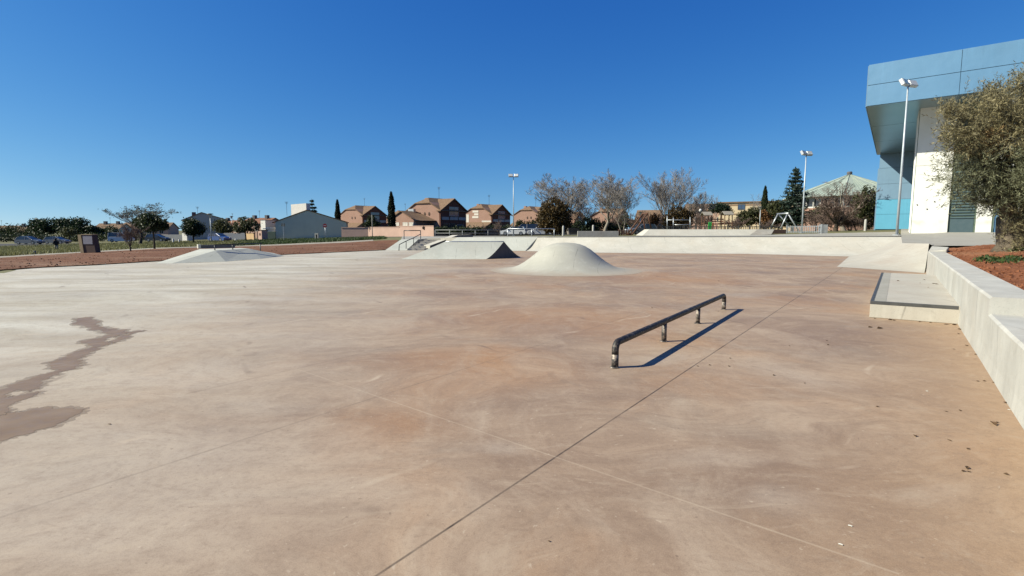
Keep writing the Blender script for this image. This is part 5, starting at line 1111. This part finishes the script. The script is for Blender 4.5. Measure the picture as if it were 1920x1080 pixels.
# pines on the left skyline
pg = 'pines on the left skyline'
for (u, bl, lab) in ((84, [(72, 422, 14, 11), (92, 420, 16, 11), (84, 430, 22, 9)], 'dark round-topped pine, leftmost on the skyline'), (120, [(118, 418, 12, 8), (124, 428, 20, 10)], 'smaller dark pine in the gap of the skyline group'), (143, [(136, 420, 15, 12), (152, 420, 14, 12), (148, 432, 22, 10)], 'largest dark pine near the sign pillar'), (176, [(172, 432, 12, 8), (182, 436, 10, 7)], 'low dark pine right of the largest pine')):
    tree('pine_tree', lab, u, 138, 447, bl, 'leaf_pine', 4200, .24, .2, group=pg, shell=.65)
tree('shrub', 'grey-green rounded shrub in front of the pines', 130, 118, 447, [(130, 435, 13, 7)], 'leaf_mid', 1200, .16, .1, cat='shrub', shell=.7)
for (u, Y, vb, bl, lab, mt_, n) in ((30, 150, 450, [(0, 437, 30, 10), (35, 436, 26, 11), (60, 438, 18, 10)], 'dark mixed hedge behind the leftmost parked cars', 'leaf_dark', 4200), (150, 128, 453, [(60, 447, 30, 5), (110, 447, 30, 5), (165, 446, 30, 6), (215, 446, 26, 6), (265, 445, 26, 6), (20, 447, 26, 6), (-20, 447, 26, 6)], 'long low dark hedge behind the parked cars on the left', 'leaf_dark', 6000), (-40, 150, 450, [(-60, 437, 40, 12), (-20, 436, 30, 11)], 'dark hedge at the left edge of the view', 'leaf_dark', 2500), (200, 140, 450, [(188, 436, 16, 10), (212, 434, 14, 10), (202, 442, 22, 8)], 'dark hedge between the pines and the reddish bare tree', 'leaf_dark', 2600),
    (700, 96, 430, [(696, 414, 9, 10), (706, 420, 8, 6), (690, 421, 8, 6)], 'dark garden shrub behind the pink wall', 'leaf_dark', 1500), (1107, 92, 441, [(1100, 420, 12, 12), (1118, 422, 13, 12), (1108, 432, 20, 9)], 'dark evergreen hedge behind the concrete wall', 'leaf_dark', 3600), (1180, 110, 438, [(1172, 416, 14, 12), (1190, 420, 14, 10), (1160, 424, 14, 10)], 'tall dark hedge behind the pale-stemmed bare tree', 'leaf_mid', 3000), (1065, 112, 441, [(1062, 424, 10, 10), (1075, 428, 12, 9), (1085, 422, 9, 10)], 'dark hedge right of the round tree', 'leaf_dark', 2400), (1147, 96, 441, [(1140, 425, 12, 9), (1152, 430, 12, 8)], 'dark evergreen shrub left of the picket fence', 'leaf_dark', 1800),
    (1268, 82, 436, [(1272, 399, 18, 12), (1280, 408, 18, 14), (1258, 414, 18, 12), (1268, 424, 24, 10), (1290, 404, 12, 8)], 'dark green and bronze evergreen behind the goal bars', 'leaf_bronze', 5200), (1222, 84, 437, [(1224, 414, 8, 12), (1230, 410, 6, 10)], 'rust-leaved young tree beside the leaning frame', 'leaf_rust', 1300),
    (1350, 108, 425, [(1342, 390, 14, 8), (1356, 390, 14, 8), (1364, 396, 10, 7)], 'dark pine crown in front of the cream school', 'leaf_pine', 3000), (1405, 88, 430, [(1395, 404, 12, 9), (1412, 398, 13, 9), (1420, 408, 14, 10), (1400, 414, 18, 8)], 'olive-green shrub in front of the cream school', 'leaf_mid', 3600), (1458, 86, 432, [(1452, 385, 14, 9), (1460, 394, 22, 14), (1450, 410, 24, 14), (1470, 412, 20, 14), (1498, 412, 14, 12)], 'broad yellow-green tree under the cedar', 'leaf_mid', 7000),
    (1438, 84, 432, [(1432, 402, 7, 9), (1438, 410, 9, 9)], 'rust-tinted shrub left of the yellow-green tree', 'leaf_rust', 1300), (1622, 86, 433, [(1626, 362, 12, 14), (1620, 380, 20, 18), (1624, 398, 20, 18), (1628, 416, 16, 14), (1610, 405, 14, 12)], 'tall dark olive-green hedge tree beside the turquoise wall', 'leaf_mid', 8000), (1530, 82, 433, [(1540, 398, 14, 10), (1528, 405, 12, 9)], 'brown-green shrub below the green roof', 'leaf_mid', 1600), (985, 104, 440, [(976, 421, 10, 8), (990, 424, 12, 8), (1003, 420, 8, 8)], 'dark garden shrub behind the white parked cars', 'leaf_dark', 1500), (935, 104, 440, [(925, 428, 14, 5), (950, 428, 14, 5)], 'dark clipped hedge left of the central mast', 'leaf_dark', 1500), (840, 96, 441, [(830, 431, 16, 5), (860, 432, 20, 5), (890, 432, 18, 5)], 'dark clipped hedge in front of the nearest brick house', 'leaf_dark', 2400)):
    tree('evergreen_shrub' if cat_ else 'tree', lab, u, Y, vb, bl, mt_, n, .15 if Y < 120 else .22, .09, cat='shrub', shell=.55, spread=.18) if (cat_ := True) else None
# bare winter trees
bare_tree('bare grey tree with wide fan of twigs right of the round tree', 1068, 92, 441, 325, 54, 1, tr=.15, fork_h=.26, limbs=8, rmin=.014)
bare_tree('tallest bare tree with pale trunk above the stained concrete wall', 1132, 84, 440, 321, 50, 2, tr=.15, fork_h=.24, limbs=8, rmin=.015, dens=.9)
bare_tree('bare tree with two thin pale stems behind the dark picket fence', 1168, 80, 440, 335, 38, 3, tr=.13, stems=2, limbs=10, rmin=.014, dens=.9)
bare_tree('broad bare plane tree above the wooden swing frame', 1257, 96, 438, 315, 56, 4, tr=.17, fork_h=.2, limbs=11, spreadf=.75, rmin=.014)
bare_tree('smaller bare tree on the right flank of the broad plane tree', 1304, 100, 436, 360, 24, 5, tr=.13)
bare_tree('thin bare tree above the tan-roofed playground building', 1340, 112, 430, 366, 13, 6, tr=.09, dens=.7)
bare_tree('thin bare tree left of the narrow cypress', 1418, 110, 430, 364, 14, 7, tr=.09, dens=.7)
bare_tree('bare tree spreading over the green hall roof', 1584, 80, 433, 340, 40, 8, 'twig_red', .18, dens=.85)
bare_tree('small bare tree with dark forked trunk below the green hall', 1568, 70, 434, 378, 38, 9, 'twig_red', .16, trunkm='bark', spreadf=.9)
bare_tree('bare tree low beside the round tree and brick houses', 1096, 100, 440, 374, 24, 10, 'twig_red', .12)
bare_tree('reddish bare young tree at the edge of the brown soil', 244, 46, 472, 418, 28, 12, 'twig_red', .05, group=None, trunkm='bark', rmin=.006, spreadf=.8, fork_h=.2)
for i, (u, vt, hw, Y, lab) in enumerate(((1533, 392, 22, 78, 'brown leafless shrub right of the mast and cedar'), (1560, 398, 26, 72, 'reddish leafless shrub in front of the octagonal hall'), (1600, 402, 24, 72, 'brown leafless shrub left of the hedge tree'), (1320, 398, 18, 90, 'brown leafless shrub behind the playhouse'), (1385, 406, 20, 86, 'brown leafless shrub right of the playhouse'), (1240, 398, 20, 92, 'brown leafless shrub under the plane tree'), (1440, 412, 18, 72, 'purple-brown leafless shrub behind the metal fence'), (1205, 396, 22, 95, 'reddish leafless shrub left of the leaning frame'), (1155, 398, 20, 98, 'brown leafless shrub behind the pale stems'), (1295, 408, 22, 88, 'brown leafless shrub between the climbing bars and playhouse'), (908, 418, 9, 96, 'small leafless shrub in front of the brick house'), (935, 412, 8, 92, 'small grey leafless tree left of the central mast'))):
    bare_tree(lab, u, Y, 434 if u > 1180 else 441, vt, hw, 40 + i, 'twig_red', .05, .85 if u > 950 else .6, 'leafless shrubs', 'leafless_shrub', 'bark', .08, 3, cat='shrub', spreadf=.9, limbs=9)
# ---- grass and weeds on the left field
def tufts(name, label, n, ufn, h, m, spread=.12):
    C = []
    for i in range(n):
        P = ufn(); k_ = random.randint(4, 8)
        for j in range(k_): C.append((P.x + random.gauss(0, spread), P.y + random.gauss(0, spread), P.z, h * random.uniform(.5, 1.3)))
    C = np.array(C); nn = len(C); a = RNG.uniform(0, 6.28, nn); dx = np.stack([np.cos(a), np.sin(a), np.zeros(nn)], 1); w = .05
    base = C[:, :3]; tip = base + dx * (C[:, 3] * .35)[:, None] + np.array([0, 0, 1]) * C[:, 3][:, None]; e = np.stack([-dx[:, 1], dx[:, 0], dx[:, 2]], 1)
    return stuff(fastmesh(name, np.stack([base - e * w, base + e * w, tip], 1), 3, m), label, 'grass')
def rnd_band(u0, u1, va, vb_):
    def f():
        u = random.uniform(u0, u1); q = G(u, va(u) + (vb_(u) - va(u)) * random.random()); q.z = gz(q.x, q.y); return q
    return f
tufts('grass', 'dry green field grass beyond the path on the left', 9000, rnd_band(-150, 480, vpath, pl((-200, 463), (0, 463), (160, 458), (300, 453.5), (480, 451))), .26, 'grass_blade', .2)
tufts('grass', 'low green weeds along the kerb below the grey house', 3600, rnd_band(440, 720, pl((430, 462), (520, 458.5), (640, 453), (730, 448)), pl((430, 452), (520, 449.5), (640, 447.5), (730, 445.5))), .3, 'weed_green', .22)
# ---------------------------------------------------------------- vehicles
def car(label, u, Y, vb, heading, paint, L_=4.2, kind='hatch', group='parked cars'):
    b0 = At(u, vb, Y); T_ = thing('parked_car', label, 'car', b0, heading, group); W_ = 1.74; h = 1.45 if kind == 'hatch' else 1.95; x0, x1 = -L_ / 2, L_ / 2
    if kind == 'hatch':
        low = [(x0, .35), (x0 - .02, .62), (x0 + .08, .90), (x1 - 1.05, .93), (x1 - .25, .78), (x1, .60), (x1 + .02, .35), (x1 - .1, .22), (x0 + .1, .22)]; cab = [(x0 + .12, .90), (x0 + .45, h - .04), (x0 + 1.0, h), (x1 - 1.95, h - .03), (x1 - 1.0, .93)]
    else:
        low = [(x0, .35), (x0 - .02, 1.0), (x0 + .03, 1.1), (x1 - .75, 1.1), (x1 - .15, .95), (x1 + .02, .7), (x1 + .02, .35), (x1 - .1, .24), (x0 + .1, .24)]; cab = [(x0 + .03, 1.1), (x0 + .1, h - .05), (x0 + .3, h), (x1 - 1.6, h - .03), (x1 - .72, 1.1)]
    secs_ = [(-W_ / 2, .93), (-W_ / 2 + .06, 1.0), (W_ / 2 - .06, 1.0), (W_ / 2, .93)]; rows = []
    for y, s in secs_: rows.append([(x * (1 if s == 1 else .985), y, .22 + (z - .22) * s) for x, z in low] + [(low[0][0] * (1 if s == 1 else .985), y, .22 + (low[0][1] - .22) * s)])
    bb = MB(); bb.grid(rows); n = len(low); bb.f.append(tuple(range(n))); e = 3 * (n + 1); bb.f.append(tuple(range(e, e + n))[::-1]); body = bb.build('body', paint, T_, bevel=.03)
    bb = MB(); top = [(-W_ / 2 + .02, 0), (-W_ / 2 + .2, 1), (W_ / 2 - .2, 1), (W_ / 2 - .02, 0)]
    zmax = max(z for x, z in cab); zmin = min(z for x, z in cab); n = len(cab)
    def yy(z, s): f = (z - zmin) / (zmax - zmin); return s * (W_ / 2 - .05 - .17 * f)
    bb.add([(x, yy(z, -1), z) for x, z in cab] + [(x, yy(z, 1), z) for x, z in cab], [tuple(range(n))[::-1], tuple(range(n, 2 * n))] + [(i, (i + 1) % n, n + (i + 1) % n, n + i) for i in range(n)]); bb.build('windows', 'glass_dark', T_)
    bb = MB(); rf = cab[1:4]; bb.add([(x, yy(z, -1) * 1.01, z + .012) for x, z in rf] + [(x, yy(z, 1) * 1.01, z + .012) for x, z in rf], [(0, 1, 4, 3), (1, 2, 5, 4)]); bb.build('roof', paint, T_)
    pb_ = MB()
    for s in (-1, 1):
        for i, j in ((0, 1), (3, 4)): (xa, za), (xb, zb_) = cab[i], cab[j]; pb_.tube([(xa, yy(za, s) * 1.005, za), (xb, yy(zb_, s) * 1.005, zb_)], .05, 5)
        xm = (x0 + x1) / 2 - .15; pb_.tube([(xm, yy(zmin, s) * 1.005, zmin), (xm - .05, yy(zmax - .03, s) * 1.005, zmax - .03)], .045, 5)
    pb_.build('pillars', paint, T_)
    for x in (x0 + .75, x1 - .85):
        for s in (-1, 1):
            wb = MB(); wb.lathe([(.24, -.1), (.31, -.1), (.33, -.06), (.33, .06), (.31, .1), (.24, .1)], 18); w = wb.build('wheel', 'tyre', T_); w.location = (x, s * (W_ / 2 - .09), .33); w.rotation_euler = (R(90), 0, 0)
            rb = MB(); rb.lathe([(.22, -.105), (.21, .105)], 14); rb.build('rim', 'rim', w)
    for s in (-1, 1):
        hb = MB(); hb.box((x1 - .12, s * .62 - .16, .64), (x1 + .012, s * .62 + .16, .77)); hb.build('headlight', 'headlight', T_); tb = MB(); tb.box((x0 - .03, s * .68 - .1, .68), (x0 + .07, s * .68 + .1, .9)); tb.build('tail_light', 'tail_red', T_)
        mb = MB(); mb.box((x1 - 1.35, s * (W_ / 2 + .08) - .08, .93), (x1 - 1.22, s * (W_ / 2 + .08) + .08, 1.06)); mb.build('wing_mirror', paint, T_)
    return T_
car('white hatchback parked behind the base of the central mast', 963, 90, 441.3, R(170), 'car_white')
car('silver-grey van parked behind the white hatchback', 986, 97, 440.6, R(180), 'car_silver', 4.6, 'van')
car('white and grey car nose-on to the left, parked under the white railing', 1011, 92, 441, R(180), 'car_white', 4.0)
car('dark car parked behind the picket fence and leaning frame', 1202, 72, 440.5, R(200), 'car_silver', 4.0)
car('dark car parked beyond the concrete slope and plane tree', 1228, 100, 433.5, R(180), 'car_dark', 4.2)
car('silver estate car parked far left by the hedge', 56, 104, 458.2, R(0), 'car_silver', 4.3)
car('silver car parked behind the walking person', 108, 110, 457.3, R(0), 'car_silver', 4.3)
car('white van parked behind the reddish bare tree', 228, 112, 454, R(10), 'car_white', 4.2, 'van')
car('bright blue car parked left of the brownish street tree', 412, 100, 452.5, R(-20), 'car_blue', 3.9)
car('dark car parked at the back of the left car park behind the silver estate', 55, 125, 454.5, R(0), 'car_dark', 4.2)
car('teal-grey car parked right of the dark leaning tree', 296, 106, 453, R(0), 'car_dark', 4.0)
# ---------------------------------------------------------------- person walking on the left
def person():
    P = G(106.5, 471); Y = P.y; h = (471 - 447.2) * Y / FPX; T_ = thing('person', 'person in dark hooded jacket and light trousers walking on the left path', 'person', (P.x, P.y, gz(P.x, P.y)), R(-60)); k_ = h / 1.7
    V = [(0, 0, .92), (0, 0, 1.12), (.03, 0, 1.35), (.05, 0, 1.46), (.08, 0, 1.6), (.06, .19, 1.38), (-.02, .25, 1.12), (.10, .24, .90), (.06, -.19, 1.38), (.10, -.25, 1.12), (.2, -.23, .92), (.0, .09, .86), (.12, .1, .48), (.02, .1, .08), (.16, .1, .04), (.0, -.09, .86), (-.02, -.1, .48), (-.22, -.1, .12), (-.1, -.1, .04)]
    E = [(0, 1), (1, 2), (2, 3), (3, 4), (2, 5), (5, 6), (6, 7), (2, 8), (8, 9), (9, 10), (0, 11), (11, 12), (12, 13), (13, 14), (0, 15), (15, 16), (16, 17), (17, 18)]
    Rr = [.14, .13, .15, .065, .11, .075, .06, .05, .075, .06, .05, .10, .07, .05, .045, .10, .07, .05, .045]
    def skin(nm, vs, es, rs, m):
        me = bpy.data.meshes.new(nm); me.from_pydata([tuple(c * k_ for c in v) for v in vs], es, []); o = bpy.data.objects.new(nm, me); link(o, T_); me.materials.append(M[m]); me.skin_vertices or me.attributes
        md = o.modifiers.new('skin', 'SKIN'); 
        if not me.skin_vertices: me.skin_vertices_new() if hasattr(me, 'skin_vertices_new') else None
        for i, r in enumerate(rs):
            try: me.skin_vertices[0].data[i].radius = (r * k_, r * k_)
            except Exception: pass
        try: me.skin_vertices[0].data[0].use_root = True
        except Exception: pass
        sd = o.modifiers.new('sub', 'SUBSURF'); sd.levels = 1; sd.render_levels = 1; return o
    skin('body', V, E, Rr, 'skin')
    bb = MB(); bb.lathe([(.21, .80), (.20, .95), (.17, 1.12), (.20, 1.30), (.17, 1.42), (.10, 1.48)], 16); bb.v = [(x * k_ * .85, y * k_ * 1.1, z * k_) for x, y, z in bb.v]
    for s, pts in ((1, [(.05, .17, 1.40), (-.02, .25, 1.12), (.09, .245, .93)]), (-1, [(.05, -.17, 1.40), (.10, -.25, 1.12), (.19, -.235, .95)])): bb.tube([Vector(q) * k_ for q in pts], [.09 * k_, .08 * k_, .06 * k_], 10)
    bb.build('jacket', 'jacket_dark', T_, smooth=True)
    bb = MB(); bb.lathe([(.10, -.14), (.135, -.05), (.14, .05), (.10, .12), (.03, .155)], 14); bb.v = [((x * 1.05 + .05) * k_, y * k_, (z + 1.585) * k_) for x, y, z in bb.v]; bb.build('hood', 'jacket_dark', T_, smooth=True)
    bb = MB()
    for pts in ([(0, .09, .88), (.12, .1, .48), (.02, .1, .10)], [(0, -.09, .88), (-.02, -.1, .48), (-.21, -.1, .13)]): bb.tube([Vector(q) * k_ for q in pts], [.125 * k_, .09 * k_, .07 * k_], 10)
    bb.build('trousers', 'trousers_tan', T_, smooth=True)
person()
# ---------------------------------------------------------------- sign pillar and street furniture on the left
def pillar():
    a, c = G(156, 475.6), G(180, 474.8); Y = a.y; k_ = Y / FPX; T_ = thing('information_pillar', 'brown information pillar with blank grey panel and pale left side', 'information sign', a); w = 24.5 * k_; h = 35.5 * k_; d = .55
    def hx(z): f = z / h; return -.16 * f * 1.0, w - .22 * f
    bb = MB(); vs = []
    for z in (-.3, h * .48, h * .98):
        x0, x1 = hx(max(z, 0)); vs += [(x0 + .12, 0, z), (x1, 0, z), (x1, d, z), (x0 + .12, d, z)]
    bb.add(vs, [(0, 1, 5, 4), (4, 5, 9, 8), (1, 2, 6, 5), (5, 6, 10, 9), (2, 3, 7, 6), (6, 7, 11, 10), (3, 0, 4, 7), (7, 4, 8, 11), (8, 9, 10, 11), (3, 2, 1, 0)]); bb.build('body', 'kiosk_brown', T_)
    bb = MB(); x0, _ = hx(0); x1, _ = hx(h); bb.add([(x0 - .14, -.04, -.3), (x0 + .118, -.04, -.3), (x0 + .118, d + .04, -.3), (x0 - .14, d + .04, -.3), (x1 - .14, -.04, h), (x1 + .118, -.04, h), (x1 + .118, d + .04, h), (x1 - .14, d + .04, h)], [(0, 3, 2, 1), (4, 5, 6, 7), (0, 1, 5, 4), (1, 2, 6, 5), (2, 3, 7, 6), (3, 0, 4, 7)]); bb.build('side_slab', 'kiosk_tan', T_)
    xa, xb = hx(h); bb = MB(); bb.box((xa + .12, -.05, h * .98 + .001), (xb + .03, d + .04, h * 1.02)); bb.build('cap', 'kiosk_tan', T_)
    bb = MB(); xa, xb = hx(h * .72); bb.box((xa + .2, -.025, h * .5), (xb - .06, -.001, h * .94)); bb.build('panel', 'kiosk_panel', T_)
pillar()
def lamp_cone(u, Y, vb, vt, label, s=1.0):
    b0 = At(u, vb, Y); h = zt(vt, Y) - b0.z; T_ = thing('street_lamp', label, 'street lamp', b0, group='street lamps')
    bb = MB(); bb.tube([(0, 0, -.2), (0, 0, h - .6 * s)], [.07, .05], 8); bb.build('pole', 'light_pole', T_, smooth=True)
    bb = MB(); bb.lathe([(.1 * s, h - .62 * s), (.24 * s, h - .2 * s), (.26 * s, h - .16 * s)], 12); bb.build('lantern', 'lamp_glass', T_, smooth=True); bb = MB(); bb.lathe([(.48 * s, h - .15 * s), (.40 * s, h - .05 * s), (.08 * s, h)], 14); bb.build('lamp_hood', 'grey_steel', T_, smooth=True)
lamp_cone(396.5, 90, 450, 400, 'street lamp with wide hood in front of the pale grey gable', 1.1)
lamp_cone(436, 135, 447, 405, 'distant street lamp above the terraced roofs')
lamp_cone(1200, 80, 436, 397, 'dark-hooded park lamp left of the leaning frame', .7)
lamp_cone(1424, 82, 430, 387, 'park lamp in front of the cream school', .8)
def globe():
    Y = 84; b0 = At(1312, 432, Y); h = zt(393, Y) - b0.z; T_ = thing('globe_lamp', 'park lamp with round white globe above the playground', 'street lamp', b0); bb = MB(); bb.tube([(0, 0, -.2), (0, 0, h - .3)], .045, 8); bb.build('pole', 'dark_pole', T_); bb = MB(); bb.lathe([(.06, -.24), (.17, -.17), (.24, 0), (.17, .17), (.03, .24)], 14, (0, 0, h - .12)); bb.build('globe', 'sign_white', T_, smooth=True)
globe()
def roadsign():
    Y = 86; b0 = At(610.5, 453, Y); h = zt(419.5, Y) - b0.z; T_ = thing('no_entry_sign', 'round red no-entry sign with white bar on a pole by the grey house', 'road sign', b0); bb = MB(); bb.tube([(0, 0, -.2), (0, 0, h - .1)], .035, 8); bb.build('pole', 'galvanised', T_, smooth=True)
    bb = MB(); bb.lathe([(.31, 0), (.31, .02)], 24); d_ = bb.build('disc', 'sign_red', T_); d_.location = (0, -.06, h - .3); d_.rotation_euler = (R(90), 0, R(6)); bb = MB(); bb.box((-.21, -.05, .021), (.21, .05, .026)); bb.build('white_bar', 'sign_white', d_)
roadsign()
def backsign():
    Y = 90; b0 = At(532.5, 453.5, Y); h = zt(419.5, Y) - b0.z; T_ = thing('road_sign', 'two-armed grey sign post seen from behind against the grey house', 'road sign', b0); bb = MB(); bb.tube([(0, 0, -.2), (0, 0, h)], .04, 8); bb.build('pole', 'galvanised', T_)
    for s in (-1, 1): bb = MB(); bb.box((s * .17 - .13, -.03, h - .42), (s * .17 + .13, 0, h + .05)); bb.build('sign_plate', 'grey_steel', T_)
backsign()
def niche_box():
    Y = 88; b0 = At(590.5, 454, Y); k_ = Y / FPX; T_ = thing('meter_box', 'pale concrete meter box with tall dark slot beside the no-entry sign', 'utility box', b0); w, h = 6.5 * k_, 16.5 * k_
    bb = MB(); bb.box((0, 0, -.3), (.16, .4, h)); bb.box((w - .16, 0, -.3), (w, .4, h)); bb.box((.161, 0, h - .2), (w - .161, .4, h)); bb.box((.161, 0, -.3), (w - .161, .4, .35)); bb.build('housing', 'pale_concrete', T_); bb = MB(); bb.box((.161, .25, .351), (w - .161, .39, h - .201)); bb.build('back_panel', 'dark_and_shade_concrete', T_)
niche_box()
def thinpole(u, Y, vb, vt, label): b0 = At(u, vb, Y); h = zt(vt, Y) - b0.z; T_ = thing('wooden_pole', label, 'pole', b0); bb = MB(); bb.tube([(0, 0, -.2), (0, 0, h)], [.07, .05], 8); bb.build('pole', 'grey_concrete', T_, smooth=True); bb = MB(); bb.box((-.12, -.03, h - .15), (.12, .03, h - .06)); bb.build('crossarm', 'grey_steel', T_)
thinpole(698.5, 88, 448, 403, 'thin grey pole in front of the pink garden wall')
for (u, Y, vb, w, h_, lab) in ((325, 96, 455.5, .28, .75, 'short white bollard left of the white booth'), (336, 98, 454, .25, .5, 'low white post right of the short white bollard'), (442, 96, 454, .3, .6, 'short white post left of the brownish street tree'), (1056, 70, 441, .28, 1.2, 'pale upright post right of the round tree'), (1112, 74, 440, .3, 1.3, 'pale post behind the stained concrete wall'), (1622, 66, 433, .3, 1.4, 'pale post left of the turquoise wall'), (66, 42, 481, .18, .45, 'short dark post at the path edge far left')):
    b0 = At(u, vb, Y); bb = MB(); bb.lathe([(w / 2 * 1.05, -.2), (w / 2, 0), (w / 2 * .95, h_ * .9), (w / 2 * .6, h_)], 10); tag(bb.build('bollard', 'white_paint' if 'white' in lab else ('dark_and_shade_concrete' if 'dark' in lab else 'render_white'), loc=b0, smooth=True), lab, 'bollard')
# ---------------------------------------------------------------- playground
def aframe(label, pts, Y, m, r):
    a = At(*pts[0], Y); T_ = thing('swing_frame', label, 'swing frame', a)
    for q in ((pts[0], pts[1]), (pts[1], pts[2])):
        p0, p1 = At(*q[0], Y) - a, At(*q[1], Y) - a; lowp = p0 if p0.z < p1.z else p1; lowp.z -= .2
        bb = MB(); bb.tube([p0, p1], r, 8); bb.build('leg', m, T_, smooth=True)
    ap = At(*pts[1], Y) - a
    bb = MB(); bb.tube([ap + Vector((0, -.2, 0)), ap + Vector((0, 2.6, 0))], r, 8); bb.build('crossbeam', m, T_, smooth=True)
    for w in (0, 1): p1 = At(*pts[2 * w], Y) - a; bb = MB(); bb.tube([ap + Vector((0, 2.4, 0)), Vector((p1.x, 2.5, -.1))], r, 8); bb.build('leg', m, T_, smooth=True)
aframe('leaning wooden swing frame behind the dark picket fence', [(1184, 438.5), (1214, 400), (1221, 425)], 66, 'play_wood', .09)
aframe('pale metal A-shaped swing frame left of the floodlight mast', [(1464, 425), (1477, 382 + 18), (1502, 437)], 66, 'galvanised', .09)
def goal():
    Y = 70; a = At(1251, 433, Y); T_ = thing('climbing_bars', 'pale metal climbing bars in front of the bronze evergreen', 'climbing frame', a)
    for u, v in ((1251, 405), (1262.5, 408), (1294, 407)): p0, p1 = At(u, 433, Y) - a, At(u, v, Y) - a; bb = MB(); bb.tube([p0, p1], .06, 8); bb.build('post', 'galvanised', T_, smooth=True)
    for u0, u1, v in ((1251, 1294, 412.5), (1265, 1294, 421.5)): bb = MB(); bb.tube([At(u0, v, Y) - a, At(u1, v, Y) - a], .05, 8); bb.build('bar', 'galvanised', T_, smooth=True)
goal()
def playhouse():
    Y = 74; a = At(1323, 432, Y); T_ = thing('playhouse', 'wooden playground tower pair with pale roofs and green slide panel', 'playhouse', a)
    def q(u, v, dy=0): p_ = At(u, v, Y) - a; return Vector((p_.x, dy, p_.z))
    for u0, u1, vt, vr in ((1320, 1335, 404, 397.5), (1358, 1374, 403, 396.5)):
        for u in (u0 + 1, u1 - 1):
            for dy in (0, 1.1): p0, p1 = q(u, 433, dy), q(u, vt, dy); p0.z = -.4; bb = MB(); bb.tube([p0, p1], .06, 6); bb.build('post', 'play_wood', T_)
        e0, e1 = q(u0 - 1, vt), q(u1 + 1, vt); r0_, r1_ = q(u0 - 1, vr, .55), q(u1 + 1, vr, .55); bb = MB()
        bb.extr([e0 + Vector((0, -.25, 0)), e1 + Vector((0, -.25, 0)), r1_, r0_], (0, 0, .06)); bb.extr([r0_, r1_, e1 + Vector((0, 1.35, 0)), e0 + Vector((0, 1.35, 0))], (0, 0, .06)); bb.build('roof', 'play_roof', T_)
        fl0, fl1 = q(u0, 418), q(u1, 418); bb = MB(); bb.box((fl0.x, 0, fl0.z - .08), (fl1.x, 1.1, fl0.z)); bb.build('platform', 'play_wood', T_)
    for v in (411, 415, 420): p0, p1 = q(1335, v, .2), q(1358, v, .2); bb = MB(); bb.box((p0.x, .15, p0.z - .07), (p1.x, .22, p0.z + .07)); bb.build('bridge_board', 'play_red' if v != 411 else 'play_wood', T_)
    p0, p1 = q(1326, 431, -.3), q(1333.5, 416.5, -.3); bb = MB(); bb.box((p0.x, -.35, -.2), (p1.x, -.28, p1.z)); bb.build('slide_panel', 'play_green', T_, bevel=.03)
    p0, p1 = q(1334.5, 431), q(1337.5, 418); bb = MB(); bb.box((p0.x, -.2, -.2), (p1.x, -.1, p1.z)); bb.build('side_panel', 'play_red', T_)
playhouse()
# ---------------------------------------------------------------- tidy: empties left at the origin move to the base of their parts
bpy.context.view_layer.update()
for o in list(bpy.data.objects):
    if o.type == 'EMPTY' and o.parent is None and o.location.length < 1e-6:
        P = [c.matrix_world @ Vector(b_) for c in o.children for b_ in c.bound_box]
        if not P: continue
        lo_ = Vector((min(q.x for q in P), min(q.y for q in P), min(q.z for q in P))); hi_ = Vector((max(q.x for q in P), max(q.y for q in P), 0)); c0_ = Vector(((lo_.x + hi_.x) / 2, (lo_.y + hi_.y) / 2, max(lo_.z, 0) if lo_.z > -.2 else lo_.z)); o.location = c0_
        for c in o.children: c.location = Vector(c.location) - c0_
